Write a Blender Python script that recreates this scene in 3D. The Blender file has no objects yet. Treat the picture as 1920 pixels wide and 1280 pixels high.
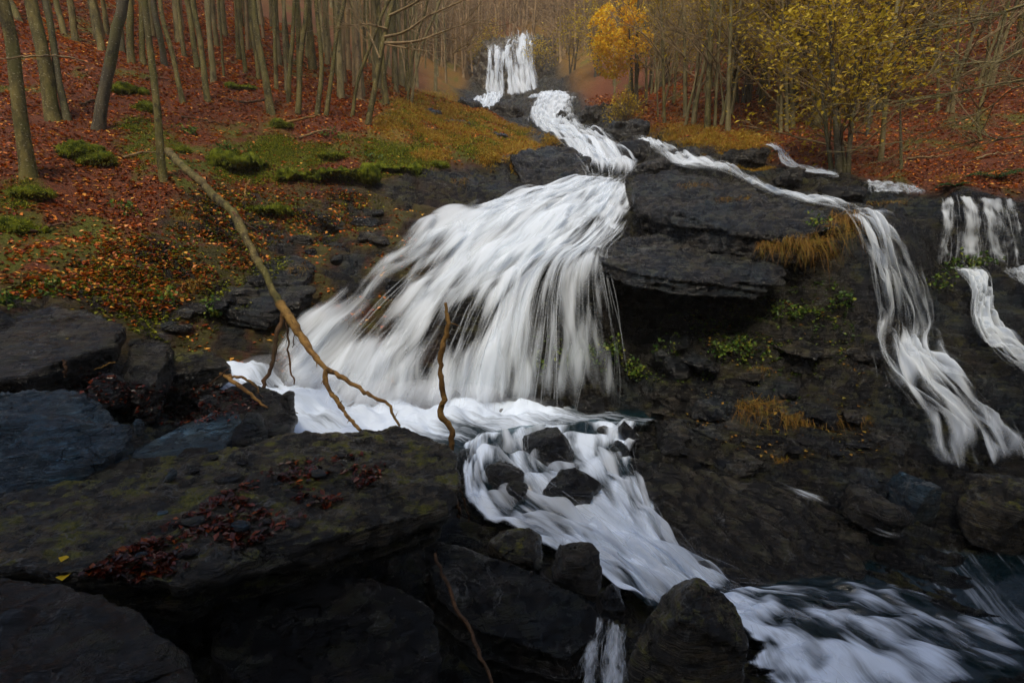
import bpy, bmesh, math, random
import numpy as np
from mathutils import Vector, Matrix
from mathutils.bvhtree import BVHTree

random.seed(7); RNG = np.random.default_rng(7)
SC = bpy.context.scene
COL = SC.collection

# ------------------------------------------------------------------ camera
PITCH = math.radians(10.0)
cam_d = bpy.data.cameras.new('camera'); cam = bpy.data.objects.new('camera', cam_d); COL.objects.link(cam)
cam_d.sensor_width = 36.0; cam_d.lens = 18.0; cam_d.clip_start = 0.05; cam_d.clip_end = 1500
cam.location = (0, 0, 0); cam.rotation_euler = (math.radians(90) - PITCH, 0, 0)
SC.camera = cam
# ------------------------------------------------------------------ sky, sun, exposure
SUN_EL, SUN_AZ = math.radians(58), math.radians(-168)      # azimuth from +Y (upstream) towards +X
w = bpy.data.worlds.new('World'); SC.world = w; w.use_nodes = True
nt = w.node_tree; nt.nodes.clear()
sky = nt.nodes.new('ShaderNodeTexSky'); sky.sky_type = 'NISHITA'; sky.sun_disc = False
sky.sun_elevation = SUN_EL; sky.sun_rotation = SUN_AZ
sky.air_density = 1.0; sky.dust_density = 3.0; sky.ozone_density = 1.0
bg = nt.nodes.new('ShaderNodeBackground'); bg.inputs[1].default_value = 0.105
wo = nt.nodes.new('ShaderNodeOutputWorld')
nt.links.new(sky.outputs[0], bg.inputs[0]); nt.links.new(bg.outputs[0], wo.inputs[0])
sun_d = bpy.data.lights.new('sun', 'SUN'); sun_d.energy = 1.5; sun_d.angle = math.radians(14); sun_d.color = (1.0, 0.88, 0.68)
sun = bpy.data.objects.new('sun', sun_d); COL.objects.link(sun)
sun.rotation_euler = Vector((-math.sin(SUN_AZ) * math.cos(SUN_EL), -math.cos(SUN_AZ) * math.cos(SUN_EL), -math.sin(SUN_EL))).to_track_quat('-Z', 'Y').to_euler()
SC.view_settings.view_transform = 'Standard'; SC.view_settings.look = 'None'
SC.view_settings.exposure = 0.92; SC.view_settings.gamma = 1.0
SC.cycles.use_denoising = True
SC.cycles.use_adaptive_sampling = True; SC.cycles.adaptive_threshold = 0.02
SC.cycles.max_bounces = 6; SC.cycles.diffuse_bounces = 3; SC.cycles.glossy_bounces = 2
SC.cycles.transmission_bounces = 3; SC.cycles.transparent_max_bounces = 24; SC.cycles.volume_bounces = 2
SC.cycles.caustics_reflective = False; SC.cycles.caustics_refractive = False

# ------------------------------------------------------------------ numeric helpers
CP, SP = math.cos(PITCH), math.sin(PITCH)
def W(px, py, Y):
    """pixel of the 1920x1280 photograph + forward distance Y (m) -> world point"""
    u = (px - 960) / 960.0; v = (640 - py) / 960.0
    t = Y / (CP + v * SP)
    return np.array((u * t, Y, (-SP + v * CP) * t))
def WL(lst): return np.array([W(*p) for p in lst])
def pxm(px, Y): return px / 960.0 * Y            # pixels -> metres at distance Y (about)

_pt = np.random.default_rng(3).permutation(256); _perm = np.concatenate([_pt, _pt, _pt])
_grad = np.random.default_rng(4).normal(size=(256, 3)); _grad /= np.linalg.norm(_grad, axis=1)[:, None]
def noise(P):
    P = np.asarray(P, float); i = np.floor(P).astype(int); f = P - i; i &= 255
    u = f * f * f * (f * (f * 6 - 15) + 10); out = np.zeros(len(P))
    for dx in (0, 1):
        for dy in (0, 1):
            for dz in (0, 1):
                h = _perm[_perm[_perm[i[:, 0] + dx] + i[:, 1] + dy] + i[:, 2] + dz]
                g = _grad[h]
                d = g[:, 0] * (f[:, 0] - dx) + g[:, 1] * (f[:, 1] - dy) + g[:, 2] * (f[:, 2] - dz)
                wgt = (u[:, 0] if dx else 1 - u[:, 0]) * (u[:, 1] if dy else 1 - u[:, 1]) * (u[:, 2] if dz else 1 - u[:, 2])
                out += wgt * d
    return out * 1.6
def fbm(P, o=4, lac=2.1, gain=0.5):
    P = np.asarray(P, float); a = 1.0; s = np.zeros(len(P))
    for k in range(o):
        s += a * noise(P + k * 17.3); P = P * lac; a *= gain
    return s
def sstep(a, b, x):
    t = np.clip((x - a) / (b - a), 0, 1); return t * t * (3 - 2 * t)
def poly_sd(pts, poly):
    """signed distance (negative inside) of 2-D points to polygon"""
    poly = np.asarray(poly); n = len(poly); d = np.full(len(pts), 1e9); ins = np.zeros(len(pts), bool)
    for k in range(n):
        a = poly[k]; b = poly[(k + 1) % n]; e = b - a; wv = pts - a
        t = np.clip((wv @ e) / (e @ e + 1e-12), 0, 1)
        q = wv - t[:, None] * e
        d = np.minimum(d, (q * q).sum(1))
        c = ((a[1] > pts[:, 1]) != (b[1] > pts[:, 1]))
        with np.errstate(divide='ignore', invalid='ignore'):
            xx = (b[0] - a[0]) * (pts[:, 1] - a[1]) / (b[1] - a[1] + 1e-12) + a[0]
        ins ^= c & (pts[:, 0] < xx)
    d = np.sqrt(d); return np.where(ins, -d, d)

# ------------------------------------------------------------------ object helpers
def mesh_np(name, V, F=None, mat=None, smooth=True, quads=None, uv=None):
    me = bpy.data.meshes.new(name)
    V = np.asarray(V, np.float32)
    F = np.asarray(F, np.int32)
    k = F.shape[1]
    me.vertices.add(len(V)); me.vertices.foreach_set('co', V.ravel())
    me.loops.add(F.size); me.loops.foreach_set('vertex_index', F.ravel())
    me.polygons.add(len(F))
    me.polygons.foreach_set('loop_start', np.arange(0, F.size, k, dtype=np.int32))
    me.polygons.foreach_set('loop_total', np.full(len(F), k, np.int32))
    me.polygons.foreach_set('use_smooth', np.full(len(F), bool(smooth)))
    if uv is not None:
        l = me.uv_layers.new(name='UVMap'); l.data.foreach_set('uv', np.asarray(uv, np.float32)[F.ravel()].ravel())
    me.update(); me.validate()
    if mat: me.materials.append(mat)
    return me
def vattr(me, name, vals):
    a = me.attributes.new(name, 'FLOAT', 'POINT'); a.data.foreach_set('value', np.asarray(vals, np.float32))
def obj(name, me, parent=None, loc=None):
    o = bpy.data.objects.new(name, me); COL.objects.link(o)
    if loc is not None: o.location = loc
    if parent is not None: o.parent = parent
    return o
def tag(o, label, cat=None, group=None, kind=None):
    o['label'] = label
    if cat: o['category'] = cat
    if group: o['group'] = group
    if kind: o['kind'] = kind
    return o
def thing(name, label, cat, loc=(0, 0, 0), group=None):
    o = bpy.data.objects.new(name, None); COL.objects.link(o); o.location = loc; o.empty_display_size = 0.2
    return tag(o, label, cat, group)
def resample(P, n):
    P = np.asarray(P, float); d = np.r_[0, np.cumsum(np.linalg.norm(np.diff(P, axis=0), axis=1))]
    # Catmull-Rom through the points, then even spacing
    m = max(n * 3, 60); tt = np.linspace(0, len(P) - 1, m); i = np.clip(np.floor(tt).astype(int), 0, len(P) - 2); f = (tt - i)[:, None]
    p0 = P[np.clip(i - 1, 0, len(P) - 1)]; p1 = P[i]; p2 = P[i + 1]; p3 = P[np.clip(i + 2, 0, len(P) - 1)]
    Q = 0.5 * (2 * p1 + (p2 - p0) * f + (2 * p0 - 5 * p1 + 4 * p2 - p3) * f ** 2 + (3 * p1 - p0 - 3 * p2 + p3) * f ** 3)
    d = np.r_[0, np.cumsum(np.linalg.norm(np.diff(Q[:, :3], axis=0), axis=1))]
    s = np.linspace(0, d[-1], n)
    return np.stack([np.interp(s, d, Q[:, k]) for k in range(Q.shape[1])], 1)
class Tubes:
    """collects tapered tubes into one mesh"""
    def __init__(s): s.V = []; s.F = []; s.n = 0
    def add(s, P, R, sides=6, rough=0.0):
        P = np.asarray(P, float); R = np.broadcast_to(np.asarray(R, float), (len(P),)).copy()
        T = np.gradient(P, axis=0); T /= np.linalg.norm(T, axis=1)[:, None] + 1e-9
        ref = np.array((0.3, 0.2, 1.0)) if abs(T[0, 2]) < 0.8 else np.array((1.0, 0.1, 0.05))
        A = np.cross(T, ref); A /= np.linalg.norm(A, axis=1)[:, None] + 1e-9
        B = np.cross(T, A)
        ang = np.linspace(0, 2 * math.pi, sides, endpoint=False)
        ring = (A[:, None, :] * np.cos(ang)[None, :, None] + B[:, None, :] * np.sin(ang)[None, :, None])
        rr = R[:, None] * np.ones(sides)[None]
        if rough:
            q = (P[:, None, :] + ring * R[:, None, None]).reshape(-1, 3)
            rr = rr * (1 + rough * fbm(q * np.array((9, 9, 3.0)) + 5, 3).reshape(rr.shape))
        V = (P[:, None, :] + ring * rr[:, :, None]).reshape(-1, 3)
        m = len(P); i = np.arange(m - 1)[:, None] * sides; j = np.arange(sides)[None]
        a = i + j; b = i + (j + 1) % sides
        F = np.stack([a, b, b + sides, a + sides], -1).reshape(-1, 4) + s.n
        s.V.append(V); s.F.append(F); s.n += len(V)
    def mesh(s, name, mat): return mesh_np(name, np.concatenate(s.V), np.concatenate(s.F), mat)

# ------------------------------------------------------------------ materials
def newmat(name):
    m = bpy.data.materials.new(name); m.use_nodes = True; n = m.node_tree; n.nodes.clear()
    out = n.nodes.new('ShaderNodeOutputMaterial'); return m, n, out
class NG:
    def __init__(s, name):
        s.m, s.t, s.out = newmat(name); s.L = s.t.links.new
    def nd(s, typ, **kw):
        n = s.t.nodes.new(typ)
        for k, v in kw.items():
            if k.startswith('_'): n.inputs[k[1:].replace('_', ' ')].default_value = v
            else: setattr(n, k, v)
        return n
    def ramp(s, fac, stops):
        r = s.nd('ShaderNodeValToRGB'); cr = r.color_ramp
        while len(cr.elements) < len(stops): cr.elements.new(0.5)
        for e, (p, c) in zip(cr.elements, stops):
            e.position = p; e.color = (*c, 1) if len(c) == 3 else c
        s.L(fac, r.inputs[0]); return r.outputs[0]
    def noise(s, vec, scale, detail=4, rough=0.55, dist=0.0):
        n = s.nd('ShaderNodeTexNoise'); n.inputs['Scale'].default_value = scale; n.inputs['Detail'].default_value = detail
        n.inputs['Roughness'].default_value = rough; n.inputs['Distortion'].default_value = dist
        s.L(vec, n.inputs['Vector']); return n.outputs['Fac']
    def mapping(s, vec, scale=(1, 1, 1), rot=(0, 0, 0)):
        n = s.nd('ShaderNodeMapping'); n.inputs['Scale'].default_value = scale; n.inputs['Rotation'].default_value = rot
        s.L(vec, n.inputs['Vector']); return n.outputs[0]
    def mix(s, fac, a, b):
        n = s.nd('ShaderNodeMix', data_type='RGBA')
        for k, v in ((0, fac), (6, a), (7, b)):
            if hasattr(v, 'is_linked'): s.L(v, n.inputs[k])
            else: n.inputs[k].default_value = v if k == 0 else (*v, 1)
        return n.outputs[2]
    def math(s, op, a, b=0.0, clamp=False):
        n = s.nd('ShaderNodeMath', operation=op); n.use_clamp = clamp
        for k, v in ((0, a), (1, b)):
            if hasattr(v, 'is_linked'): s.L(v, n.inputs[k])
            else: n.inputs[k].default_value = v
        return n.outputs[0]
    def rng(s, v, a, b, c=0.0, d=1.0):
        n = s.nd('ShaderNodeMapRange', interpolation_type='SMOOTHSTEP'); s.L(v, n.inputs[0])
        for k, x in zip((1, 2, 3, 4), (a, b, c, d)): n.inputs[k].default_value = x
        return n.outputs[0]
    def attr(s, name): return s.nd('ShaderNodeAttribute', attribute_name=name).outputs['Fac']
    def bump(s, h, strength, dist=0.02, normal=None):
        n = s.nd('ShaderNodeBump'); n.inputs['Strength'].default_value = strength; n.inputs['Distance'].default_value = dist
        s.L(h, n.inputs['Height'])
        if normal is not None: s.L(normal, n.inputs['Normal'])
        return n.outputs[0]
    def bsdf(s, color, rough, normal=None, spec=0.5, **kw):
        n = s.nd('ShaderNodeBsdfPrincipled')
        for k, v in (('Base Color', color), ('Roughness', rough), ('Specular IOR Level', spec)):
            if hasattr(v, 'is_linked'): s.L(v, n.inputs[k])
            else: n.inputs[k].default_value = (*v, 1) if k == 'Base Color' else v
        if normal is not None: s.L(normal, n.inputs['Normal'])
        return n.outputs[0]
    def done(s, sh): s.L(sh, s.out.inputs[0]); return s.m

def rock_nodes(g, base=(0.02, 0.021, 0.023), brown=(0.034, 0.027, 0.018), blue=0.35, moss=0.5, lich=0.3, mc=1.0):
    co = g.nd('ShaderNodeNewGeometry').outputs['Position']
    st = g.mapping(co, (2.6, 2.6, 24), (0.16, 0.10, 0.0)); st2 = g.mapping(co, (5, 5, 70), (0.16, 0.10, 0.0))
    n1 = g.noise(co, 2.3, 6, 0.65); n2 = g.noise(st, 1.0, 7, 0.7, 0.3); n3 = g.noise(co, 48, 4, 0.75); n4 = g.noise(co, 6.5, 6, 0.68)
    n5 = g.noise(st2, 1.0, 4, 0.7, 0.2)
    c = g.mix(g.rng(n1, 0.38, 0.62), base, brown)
    c = g.mix(g.rng(n2, 0.48, 0.66), c, (base[0] * 2.8, base[1] * 2.8, base[2] * 2.8))
    c = g.mix(g.rng(n5, 0.58, 0.42), c, (base[0] * 0.35, base[1] * 0.35, base[2] * 0.35))
    bl = g.noise(g.mapping(co, (1, 1, 1), (0.4, 0.2, 0)), 0.9, 3)
    c = g.mix(g.math('MULTIPLY', g.rng(bl, 0.48, 0.62), blue), c, (0.022, 0.048, 0.072))
    # yellow-green lichen and moss on upward faces
    nz = g.nd('ShaderNodeSeparateXYZ'); g.L(g.nd('ShaderNodeNewGeometry').outputs['Normal'], nz.inputs[0])
    up = g.rng(nz.outputs[2], 0.25, 0.85)
    c = g.mix(g.rng(n4, 0.56, 0.36), c, (base[0] * 0.3, base[1] * 0.3, base[2] * 0.3))
    ms = g.math('MULTIPLY', g.math('MULTIPLY', up, g.rng(g.math('ADD', g.math('MULTIPLY', n4, 0.6), g.math('MULTIPLY', n2, 0.4)), 0.5, 0.58)), moss)
    c = g.mix(ms, c, g.mix(g.rng(n3, 0.35, 0.65), (0.026 * mc, 0.032 * mc, 0.004 * mc), (0.085 * mc, 0.078 * mc, 0.009 * mc)))
    lc = g.math('MULTIPLY', g.rng(g.noise(co, 13, 5, 0.7, 0.8), 0.63, 0.68), lich)
    c = g.mix(lc, c, (0.10, 0.095, 0.05))
    # fine cracks
    vo = g.nd('ShaderNodeTexVoronoi', feature='DISTANCE_TO_EDGE'); vo.inputs['Scale'].default_value = 1.1
    wob = g.nd('ShaderNodeVectorMath', operation='ADD'); g.L(g.mapping(co, (1, 1, 2.4), (0.16, 0.1, 0)), wob.inputs[0]); nzc = g.nd('ShaderNodeTexNoise'); nzc.inputs['Scale'].default_value = 3.0; nzc.inputs['Detail'].default_value = 5; g.L(co, nzc.inputs['Vector']); g.L(nzc.outputs['Color'], wob.inputs[1])
    g.L(wob.outputs[0], vo.inputs['Vector']); crack = g.math('MAXIMUM', g.rng(vo.outputs['Distance'], 0.0, 0.014), g.rng(n1, 0.44, 0.54))
    c = g.mix(crack, (base[0] * 0.2, base[1] * 0.2, base[2] * 0.2), c)
    vn = g.math('ABSOLUTE', g.math('SUBTRACT', g.noise(g.mapping(co, (1, 1, 1.8), (0.5, 0.3, 0.2)), 1.9, 5, 0.6, 0.6), 0.5))
    c = g.mix(g.math('MULTIPLY', g.rng(vn, 0.011, 0.0), g.rng(n1, 0.48, 0.6, 0.0, 0.7)), c, (0.16, 0.165, 0.16))
    hgt = g.math('ADD', g.math('MULTIPLY', n2, 1.3), g.math('MULTIPLY', n3, 0.25))
    hgt = g.math('ADD', hgt, g.math('MULTIPLY', n4, 0.7)); hgt = g.math('ADD', hgt, g.math('MULTIPLY', n5, 0.5))
    hgt = g.math('ADD', hgt, g.math('MULTIPLY', crack, 0.6))
    nb = g.bump(hgt, 1.0, 0.075)
    ro = g.rng(g.math('ADD', g.math('MULTIPLY', n4, 0.5), g.math('MULTIPLY', n1, 0.5)), 0.4, 0.6, 0.08, 0.42)
    ro = g.math('ADD', ro, g.math('MULTIPLY', ms, 0.4))
    return c, ro, nb
def rock_mat(name, **kw):
    g = NG(name); c, ro, nb = rock_nodes(g, **kw); sh = g.bsdf(c, ro, nb, 0.3)
    sh.node.inputs['Coat Weight'].default_value = 0.4; sh.node.inputs['Coat Roughness'].default_value = 0.07; g.L(nb, sh.node.inputs['Coat Normal'])   # film of water
    return g.done(sh)
M_rock = rock_mat('wet_slate', base=(0.030, 0.033, 0.038), brown=(0.056, 0.044, 0.028), moss=0.4)
M_rock_blue = rock_mat('blue_slate', base=(0.036, 0.08, 0.12), brown=(0.055, 0.085, 0.10), blue=0.7, moss=0.15, lich=0.25)
M_rock_moss = rock_mat('mossy_rock', base=(0.048, 0.044, 0.034), brown=(0.10, 0.076, 0.038), blue=0.1, moss=1.0, lich=0.8, mc=1.9)
M_rock_brown = rock_mat('brown_rock', base=(0.030, 0.027, 0.022), brown=(0.062, 0.048, 0.030), blue=0.15, moss=0.3, lich=0.4)
M_cliff = rock_mat('brown_cliff', base=(0.10, 0.08, 0.055), brown=(0.16, 0.12, 0.07), blue=0.0, moss=0.9, lich=0.3, mc=2.2)
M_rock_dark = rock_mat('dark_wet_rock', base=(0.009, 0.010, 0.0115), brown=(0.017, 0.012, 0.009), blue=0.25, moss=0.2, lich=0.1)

def bark_mat(name, a, b, spots=(0.3, 0.29, 0.22), mossy=0.5):
    g = NG(name); co = g.nd('ShaderNodeNewGeometry').outputs['Position']
    st = g.mapping(co, (1, 1, 0.35))
    n1 = g.noise(st, 7, 5, 0.65); n2 = g.noise(g.mapping(co, (1, 1, 2.2)), 26, 3, 0.6); n3 = g.noise(co, 1.4, 2)
    c = g.mix(g.rng(n1, 0.38, 0.62), a, b)
    c = g.mix(g.math('MULTIPLY', g.rng(n3, 0.45, 0.65), mossy), c, (0.075, 0.075, 0.012))
    c = g.mix(g.math('MULTIPLY', g.rng(n2, 0.60, 0.68), 0.8), c, spots)
    n6 = g.noise(g.mapping(co, (1, 1, 0.6)), 4.5, 4, 0.7); c = g.mix(g.math('MULTIPLY', g.rng(n6, 0.56, 0.66), 0.75), c, (a[0] * 0.3, a[1] * 0.3, a[2] * 0.35))
    return g.done(g.bsdf(c, 0.8, g.bump(g.math('ADD', n1, n2), 0.7, 0.02), 0.25))
M_bark = bark_mat('beech_bark', (0.055, 0.045, 0.013), (0.14, 0.112, 0.032), spots=(0.34, 0.31, 0.2))
M_bark_pale = bark_mat('pale_bark', (0.13, 0.108, 0.045), (0.24, 0.195, 0.085), mossy=0.45)
M_bark_dark = bark_mat('dark_bark', (0.05, 0.043, 0.028), (0.09, 0.075, 0.042))
M_twig = bark_mat('twig_bark', (0.17, 0.115, 0.055), (0.26, 0.18, 0.085), mossy=0.3)
M_far = bark_mat('far_twigs', (0.24, 0.15, 0.07), (0.34, 0.22, 0.10), mossy=0.25)
M_branch = bark_mat('driftwood', (0.12, 0.06, 0.018), (0.30, 0.17, 0.05), spots=(0.08, 0.04, 0.015), mossy=0.25)
M_branch_dark = bark_mat('dark_driftwood', (0.045, 0.025, 0.015), (0.11, 0.055, 0.025), spots=(0.03, 0.02, 0.01), mossy=0.1)

def leaf_mat(name, stops, rough=0.55, trans=0.3):
    g = NG(name); geo = g.nd('ShaderNodeNewGeometry')
    c = g.ramp(geo.outputs['Random Per Island'], stops)
    d = g.bsdf(c, rough, None, 0.3)
    t = g.nd('ShaderNodeBsdfTranslucent'); g.L(c, t.inputs[0])
    mx = g.nd('ShaderNodeMixShader'); mx.inputs[0].default_value = trans
    g.L(d, mx.inputs[1]); g.L(t.outputs[0], mx.inputs[2]); return g.done(mx.outputs[0])
M_litter = leaf_mat('fallen_leaves', [(0.0, (0.04, 0.010, 0.004)), (0.22, (0.20, 0.035, 0.007)), (0.5, (0.46, 0.10, 0.012)), (0.8, (0.60, 0.20, 0.02)), (1.0, (0.66, 0.38, 0.06))], 0.45, 0.15)
M_yellow = leaf_mat('yellow_leaves', [(0.0, (0.66, 0.34, 0.012)), (0.5, (0.86, 0.55, 0.02)), (1.0, (0.82, 0.66, 0.05))], 0.6, 0.4)
M_olive = leaf_mat('olive_yellow_leaves', [(0.0, (0.28, 0.17, 0.012)), (0.5, (0.48, 0.34, 0.02)), (1.0, (0.60, 0.46, 0.04))], 0.6, 0.4)
M_green = leaf_mat('green_leaves', [(0.0, (0.03, 0.08, 0.012)), (0.6, (0.09, 0.17, 0.02)), (1.0, (0.26, 0.28, 0.03))], 0.45, 0.35)
M_grass_a = leaf_mat('autumn_grass', [(0.0, (0.16, 0.10, 0.010)), (0.3, (0.40, 0.17, 0.015)), (0.65, (0.34, 0.26, 0.02)), (1.0, (0.55, 0.36, 0.05))], 0.6, 0.3)
M_grass_h = leaf_mat('hanging_grass', [(0.0, (0.13, 0.07, 0.015)), (0.4, (0.30, 0.14, 0.02)), (0.75, (0.34, 0.22, 0.03)), (1.0, (0.16, 0.17, 0.02))], 0.6, 0.3)
M_mossb = leaf_mat('moss_blades', [(0.0, (0.035, 0.055, 0.004)), (0.5, (0.14, 0.17, 0.008)), (1.0, (0.34, 0.34, 0.015))], 0.7, 0.3)
M_fern = leaf_mat('fern_fronds', [(0.0, (0.015, 0.06, 0.02)), (1.0, (0.04, 0.13, 0.03))], 0.5, 0.3)

def moss_mat():
    g = NG('moss'); co = g.nd('ShaderNodeNewGeometry').outputs['Position']
    n1 = g.noise(co, 9, 5, 0.6); n2 = g.noise(co, 60, 3, 0.7)
    c = g.mix(g.rng(n1, 0.35, 0.65), (0.03, 0.045, 0.004), (0.13, 0.15, 0.01))
    return g.done(g.bsdf(c, 0.95, g.bump(n2, 1.0, 0.03), 0.1))
M_moss = moss_mat()

def ground_mat():
    """terrain: rock, leaf soil and grass/moss soil by vertex masks"""
    g = NG('terrain_ground'); co = g.nd('ShaderNodeNewGeometry').outputs['Position']
    rc, rr, rn = rock_nodes(g, base=(0.019, 0.018, 0.017), brown=(0.034, 0.026, 0.016), moss=0.6, lich=0.2)
    n1 = g.noise(co, 22, 4, 0.7); n2 = g.noise(co, 2.2, 4, 0.6); n3 = g.noise(co, 60, 2)
    lc = g.ramp(n1, [(0.25, (0.03, 0.012, 0.006)), (0.45, (0.10, 0.028, 0.010)), (0.6, (0.19, 0.05, 0.014)), (0.8, (0.26, 0.09, 0.024))])
    gc = g.ramp(g.noise(co, 9, 4, 0.7), [(0.3, (0.06, 0.05, 0.008)), (0.45, (0.16, 0.12, 0.014)), (0.55, (0.26, 0.13, 0.016)), (0.7, (0.17, 0.19, 0.015))])
    c = g.mix(g.attr('grass'), lc, gc)
    mg = g.math('MULTIPLY', g.rng(n2, 0.36, 0.5), g.attr('mossy'))
    c = g.mix(mg, c, g.mix(n3, (0.035, 0.045, 0.004), (0.15, 0.15, 0.010)))
    ra = g.attr('rock')
    c = g.mix(ra, c, rc)
    ro = g.math('ADD', g.math('MULTIPLY', rr, ra), g.math('MULTIPLY', g.math('SUBTRACT', 1.0, ra), 0.85))
    nb = g.bump(n1, 0.6, 0.05, rn)
    return g.done(g.bsdf(c, ro, nb, 0.3))
M_ground = ground_mat()

def foam_mats():
    # silky white strands; they shade like the water surface they belong to
    g = NG('silky_water'); wn = g.nd('ShaderNodeAttribute', attribute_name='wn').outputs['Vector']
    d = g.nd('ShaderNodeBsdfDiffuse'); d.inputs[0].default_value = (0.79, 0.87, 0.96, 1); g.L(wn, d.inputs['Normal'])
    t = g.nd('ShaderNodeBsdfTranslucent'); t.inputs[0].default_value = (0.79, 0.87, 0.96, 1); g.L(wn, t.inputs['Normal'])
    mx = g.nd('ShaderNodeMixShader'); mx.inputs[0].default_value = 0.25; g.L(d.outputs[0], mx.inputs[1]); g.L(t.outputs[0], mx.inputs[2])
    tr = g.nd('ShaderNodeBsdfTransparent'); m0 = g.nd('ShaderNodeMixShader'); m0.inputs[0].default_value = 0.2
    g.L(tr.outputs[0], m0.inputs[1]); g.L(mx.outputs[0], m0.inputs[2])
    m1 = g.done(m0.outputs[0])
    # sheet: streaky film of white water, clear between the streaks
    g = NG('water_sheet'); uv = g.nd('ShaderNodeUVMap').outputs[0]
    wv = g.nd('ShaderNodeTexNoise'); wv.inputs['Scale'].default_value = 1.7; wv.inputs['Detail'].default_value = 2; g.L(uv, wv.inputs['Vector'])
    wadd = g.nd('ShaderNodeVectorMath', operation='MULTIPLY_ADD'); g.L(wv.outputs['Color'], wadd.inputs[0]); wadd.inputs[1].default_value = (0.16, 0.0, 0.0); g.L(uv, wadd.inputs[2]); uv = wadd.outputs[0]
    st = g.mapping(uv, (8, 0.62, 1)); st2 = g.mapping(uv, (27, 1.2, 1))
    n1 = g.noise(st, 1.0, 4, 0.55, 0.25); n2 = g.noise(st2, 1.0, 3, 0.55, 0.15)
    n = g.math('ADD', g.math('MULTIPLY', n1, 0.7), g.math('MULTIPLY', n2, 0.3))
    thr = g.math('SUBTRACT', 1.05, g.attr('dens'))
    a = g.rng(g.math('SUBTRACT', n, g.math('MULTIPLY', thr, 0.75)), -0.12, 0.30)
    d = g.bsdf((0.79, 0.87, 0.96), 0.5, g.bump(n, 0.12, 0.04), 0.3)
    t = g.nd('ShaderNodeBsdfTranslucent'); t.inputs[0].default_value = (0.79, 0.87, 0.96, 1)
    mx = g.nd('ShaderNodeMixShader'); mx.inputs[0].default_value = 0.3; g.L(d, mx.inputs[1]); g.L(t.outputs[0], mx.inputs[2])
    tr = g.nd('ShaderNodeBsdfTransparent')
    m2x = g.nd('ShaderNodeMixShader'); g.L(g.math('MULTIPLY', a, 0.84), m2x.inputs[0]); g.L(tr.outputs[0], m2x.inputs[1]); g.L(mx.outputs[0], m2x.inputs[2])
    m2 = g.done(m2x.outputs[0])
    # stream surface: clear dark water turning into foam where dens is high, thin at its margins
    g = NG('stream_water'); uv = g.nd('ShaderNodeUVMap').outputs[0]
    st = g.mapping(uv, (7, 1.1, 1)); st2 = g.mapping(uv, (24, 3.0, 1))
    n1 = g.noise(st, 1.0, 5, 0.6, 0.9); n2 = g.noise(st2, 1.0, 5, 0.65, 0.5)
    n = g.math('ADD', g.math('MULTIPLY', n1, 0.6), g.math('MULTIPLY', n2, 0.4))
    thr = g.math('SUBTRACT', 1.05, g.attr('dens'))
    a = g.rng(g.math('SUBTRACT', n, g.math('MULTIPLY', thr, 0.75)), -0.08, 0.26)
    nb = g.bump(n, 0.5, 0.05)
    wat = g.bsdf((0.006, 0.020, 0.026), 0.08, nb, 0.4)
    tr = g.nd('ShaderNodeBsdfTransparent'); tr.inputs[0].default_value = (0.34, 0.48, 0.52, 1)
    w1 = g.nd('ShaderNodeMixShader'); w1.inputs[0].default_value = 0.6; g.L(tr.outputs[0], w1.inputs[1]); g.L(wat, w1.inputs[2])
    foam = g.bsdf((0.70, 0.80, 0.93), 0.6, nb, 0.3)
    w2 = g.nd('ShaderNodeMixShader'); g.L(a, w2.inputs[0]); g.L(w1.outputs[0], w2.inputs[1]); g.L(foam, w2.inputs[2])
    ed = g.rng(g.math('ADD', g.attr('edge'), g.math('MULTIPLY', g.math('SUBTRACT', n, 0.5), 0.9)), 0.15, 0.5)
    t0 = g.nd('ShaderNodeBsdfTransparent'); w3 = g.nd('ShaderNodeMixShader'); g.L(ed, w3.inputs[0]); g.L(t0.outputs[0], w3.inputs[1]); g.L(w2.outputs[0], w3.inputs[2])
    m3 = g.done(w3.outputs[0])
    return m1, m2, m3
M_strand, M_sheet, M_stream = foam_mats()

# ------------------------------------------------------------------ water courses (flow lines, each a list of pixel + distance)
MAIN = [
 [(1095,337,12.2),(930,376,10.6),(812,402,9.5),(715,470,8.4),(612,560,7.4),(520,645,6.75),(455,698,6.45)],
 [(1110,337,12.2),(965,382,10.3),(862,432,9.3),(765,525,8.1),(670,625,7.1),(600,705,6.45),(560,770,6.0)],
 [(1128,339,12.1),(1010,390,10.1),(925,452,9.1),(835,545,8.0),(760,645,7.1),(715,725,6.5),(690,795,6.0)],
 [(1145,341,12.0),(1055,400,9.9),(980,470,8.7),(900,560,7.7),(850,660,7.0),(822,740,6.55),(810,795,6.2)],
 [(1160,343,11.9),(1090,410,9.7),(1035,465,8.7),(975,530,7.8),(925,630,7.2),(895,710,6.85),(885,785,6.55)],
 [(1172,345,11.8),(1120,420,9.4),(1080,458,8.6),(1015,505,7.7),(985,590,7.2),(970,690,6.95),(962,778,6.75)],
 [(1180,380,10.4),(1145,430,9.0),(1110,468,8.1),(1070,500,7.5),(1055,570,7.2),(1048,670,7.05),(1042,775,6.95)],
 [(1186,395,9.9),(1172,440,8.7),(1145,472,7.8),(1148,510,7.35),(1166,600,7.2),(1178,700,7.15),(1184,772,7.1)],
]
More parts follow.
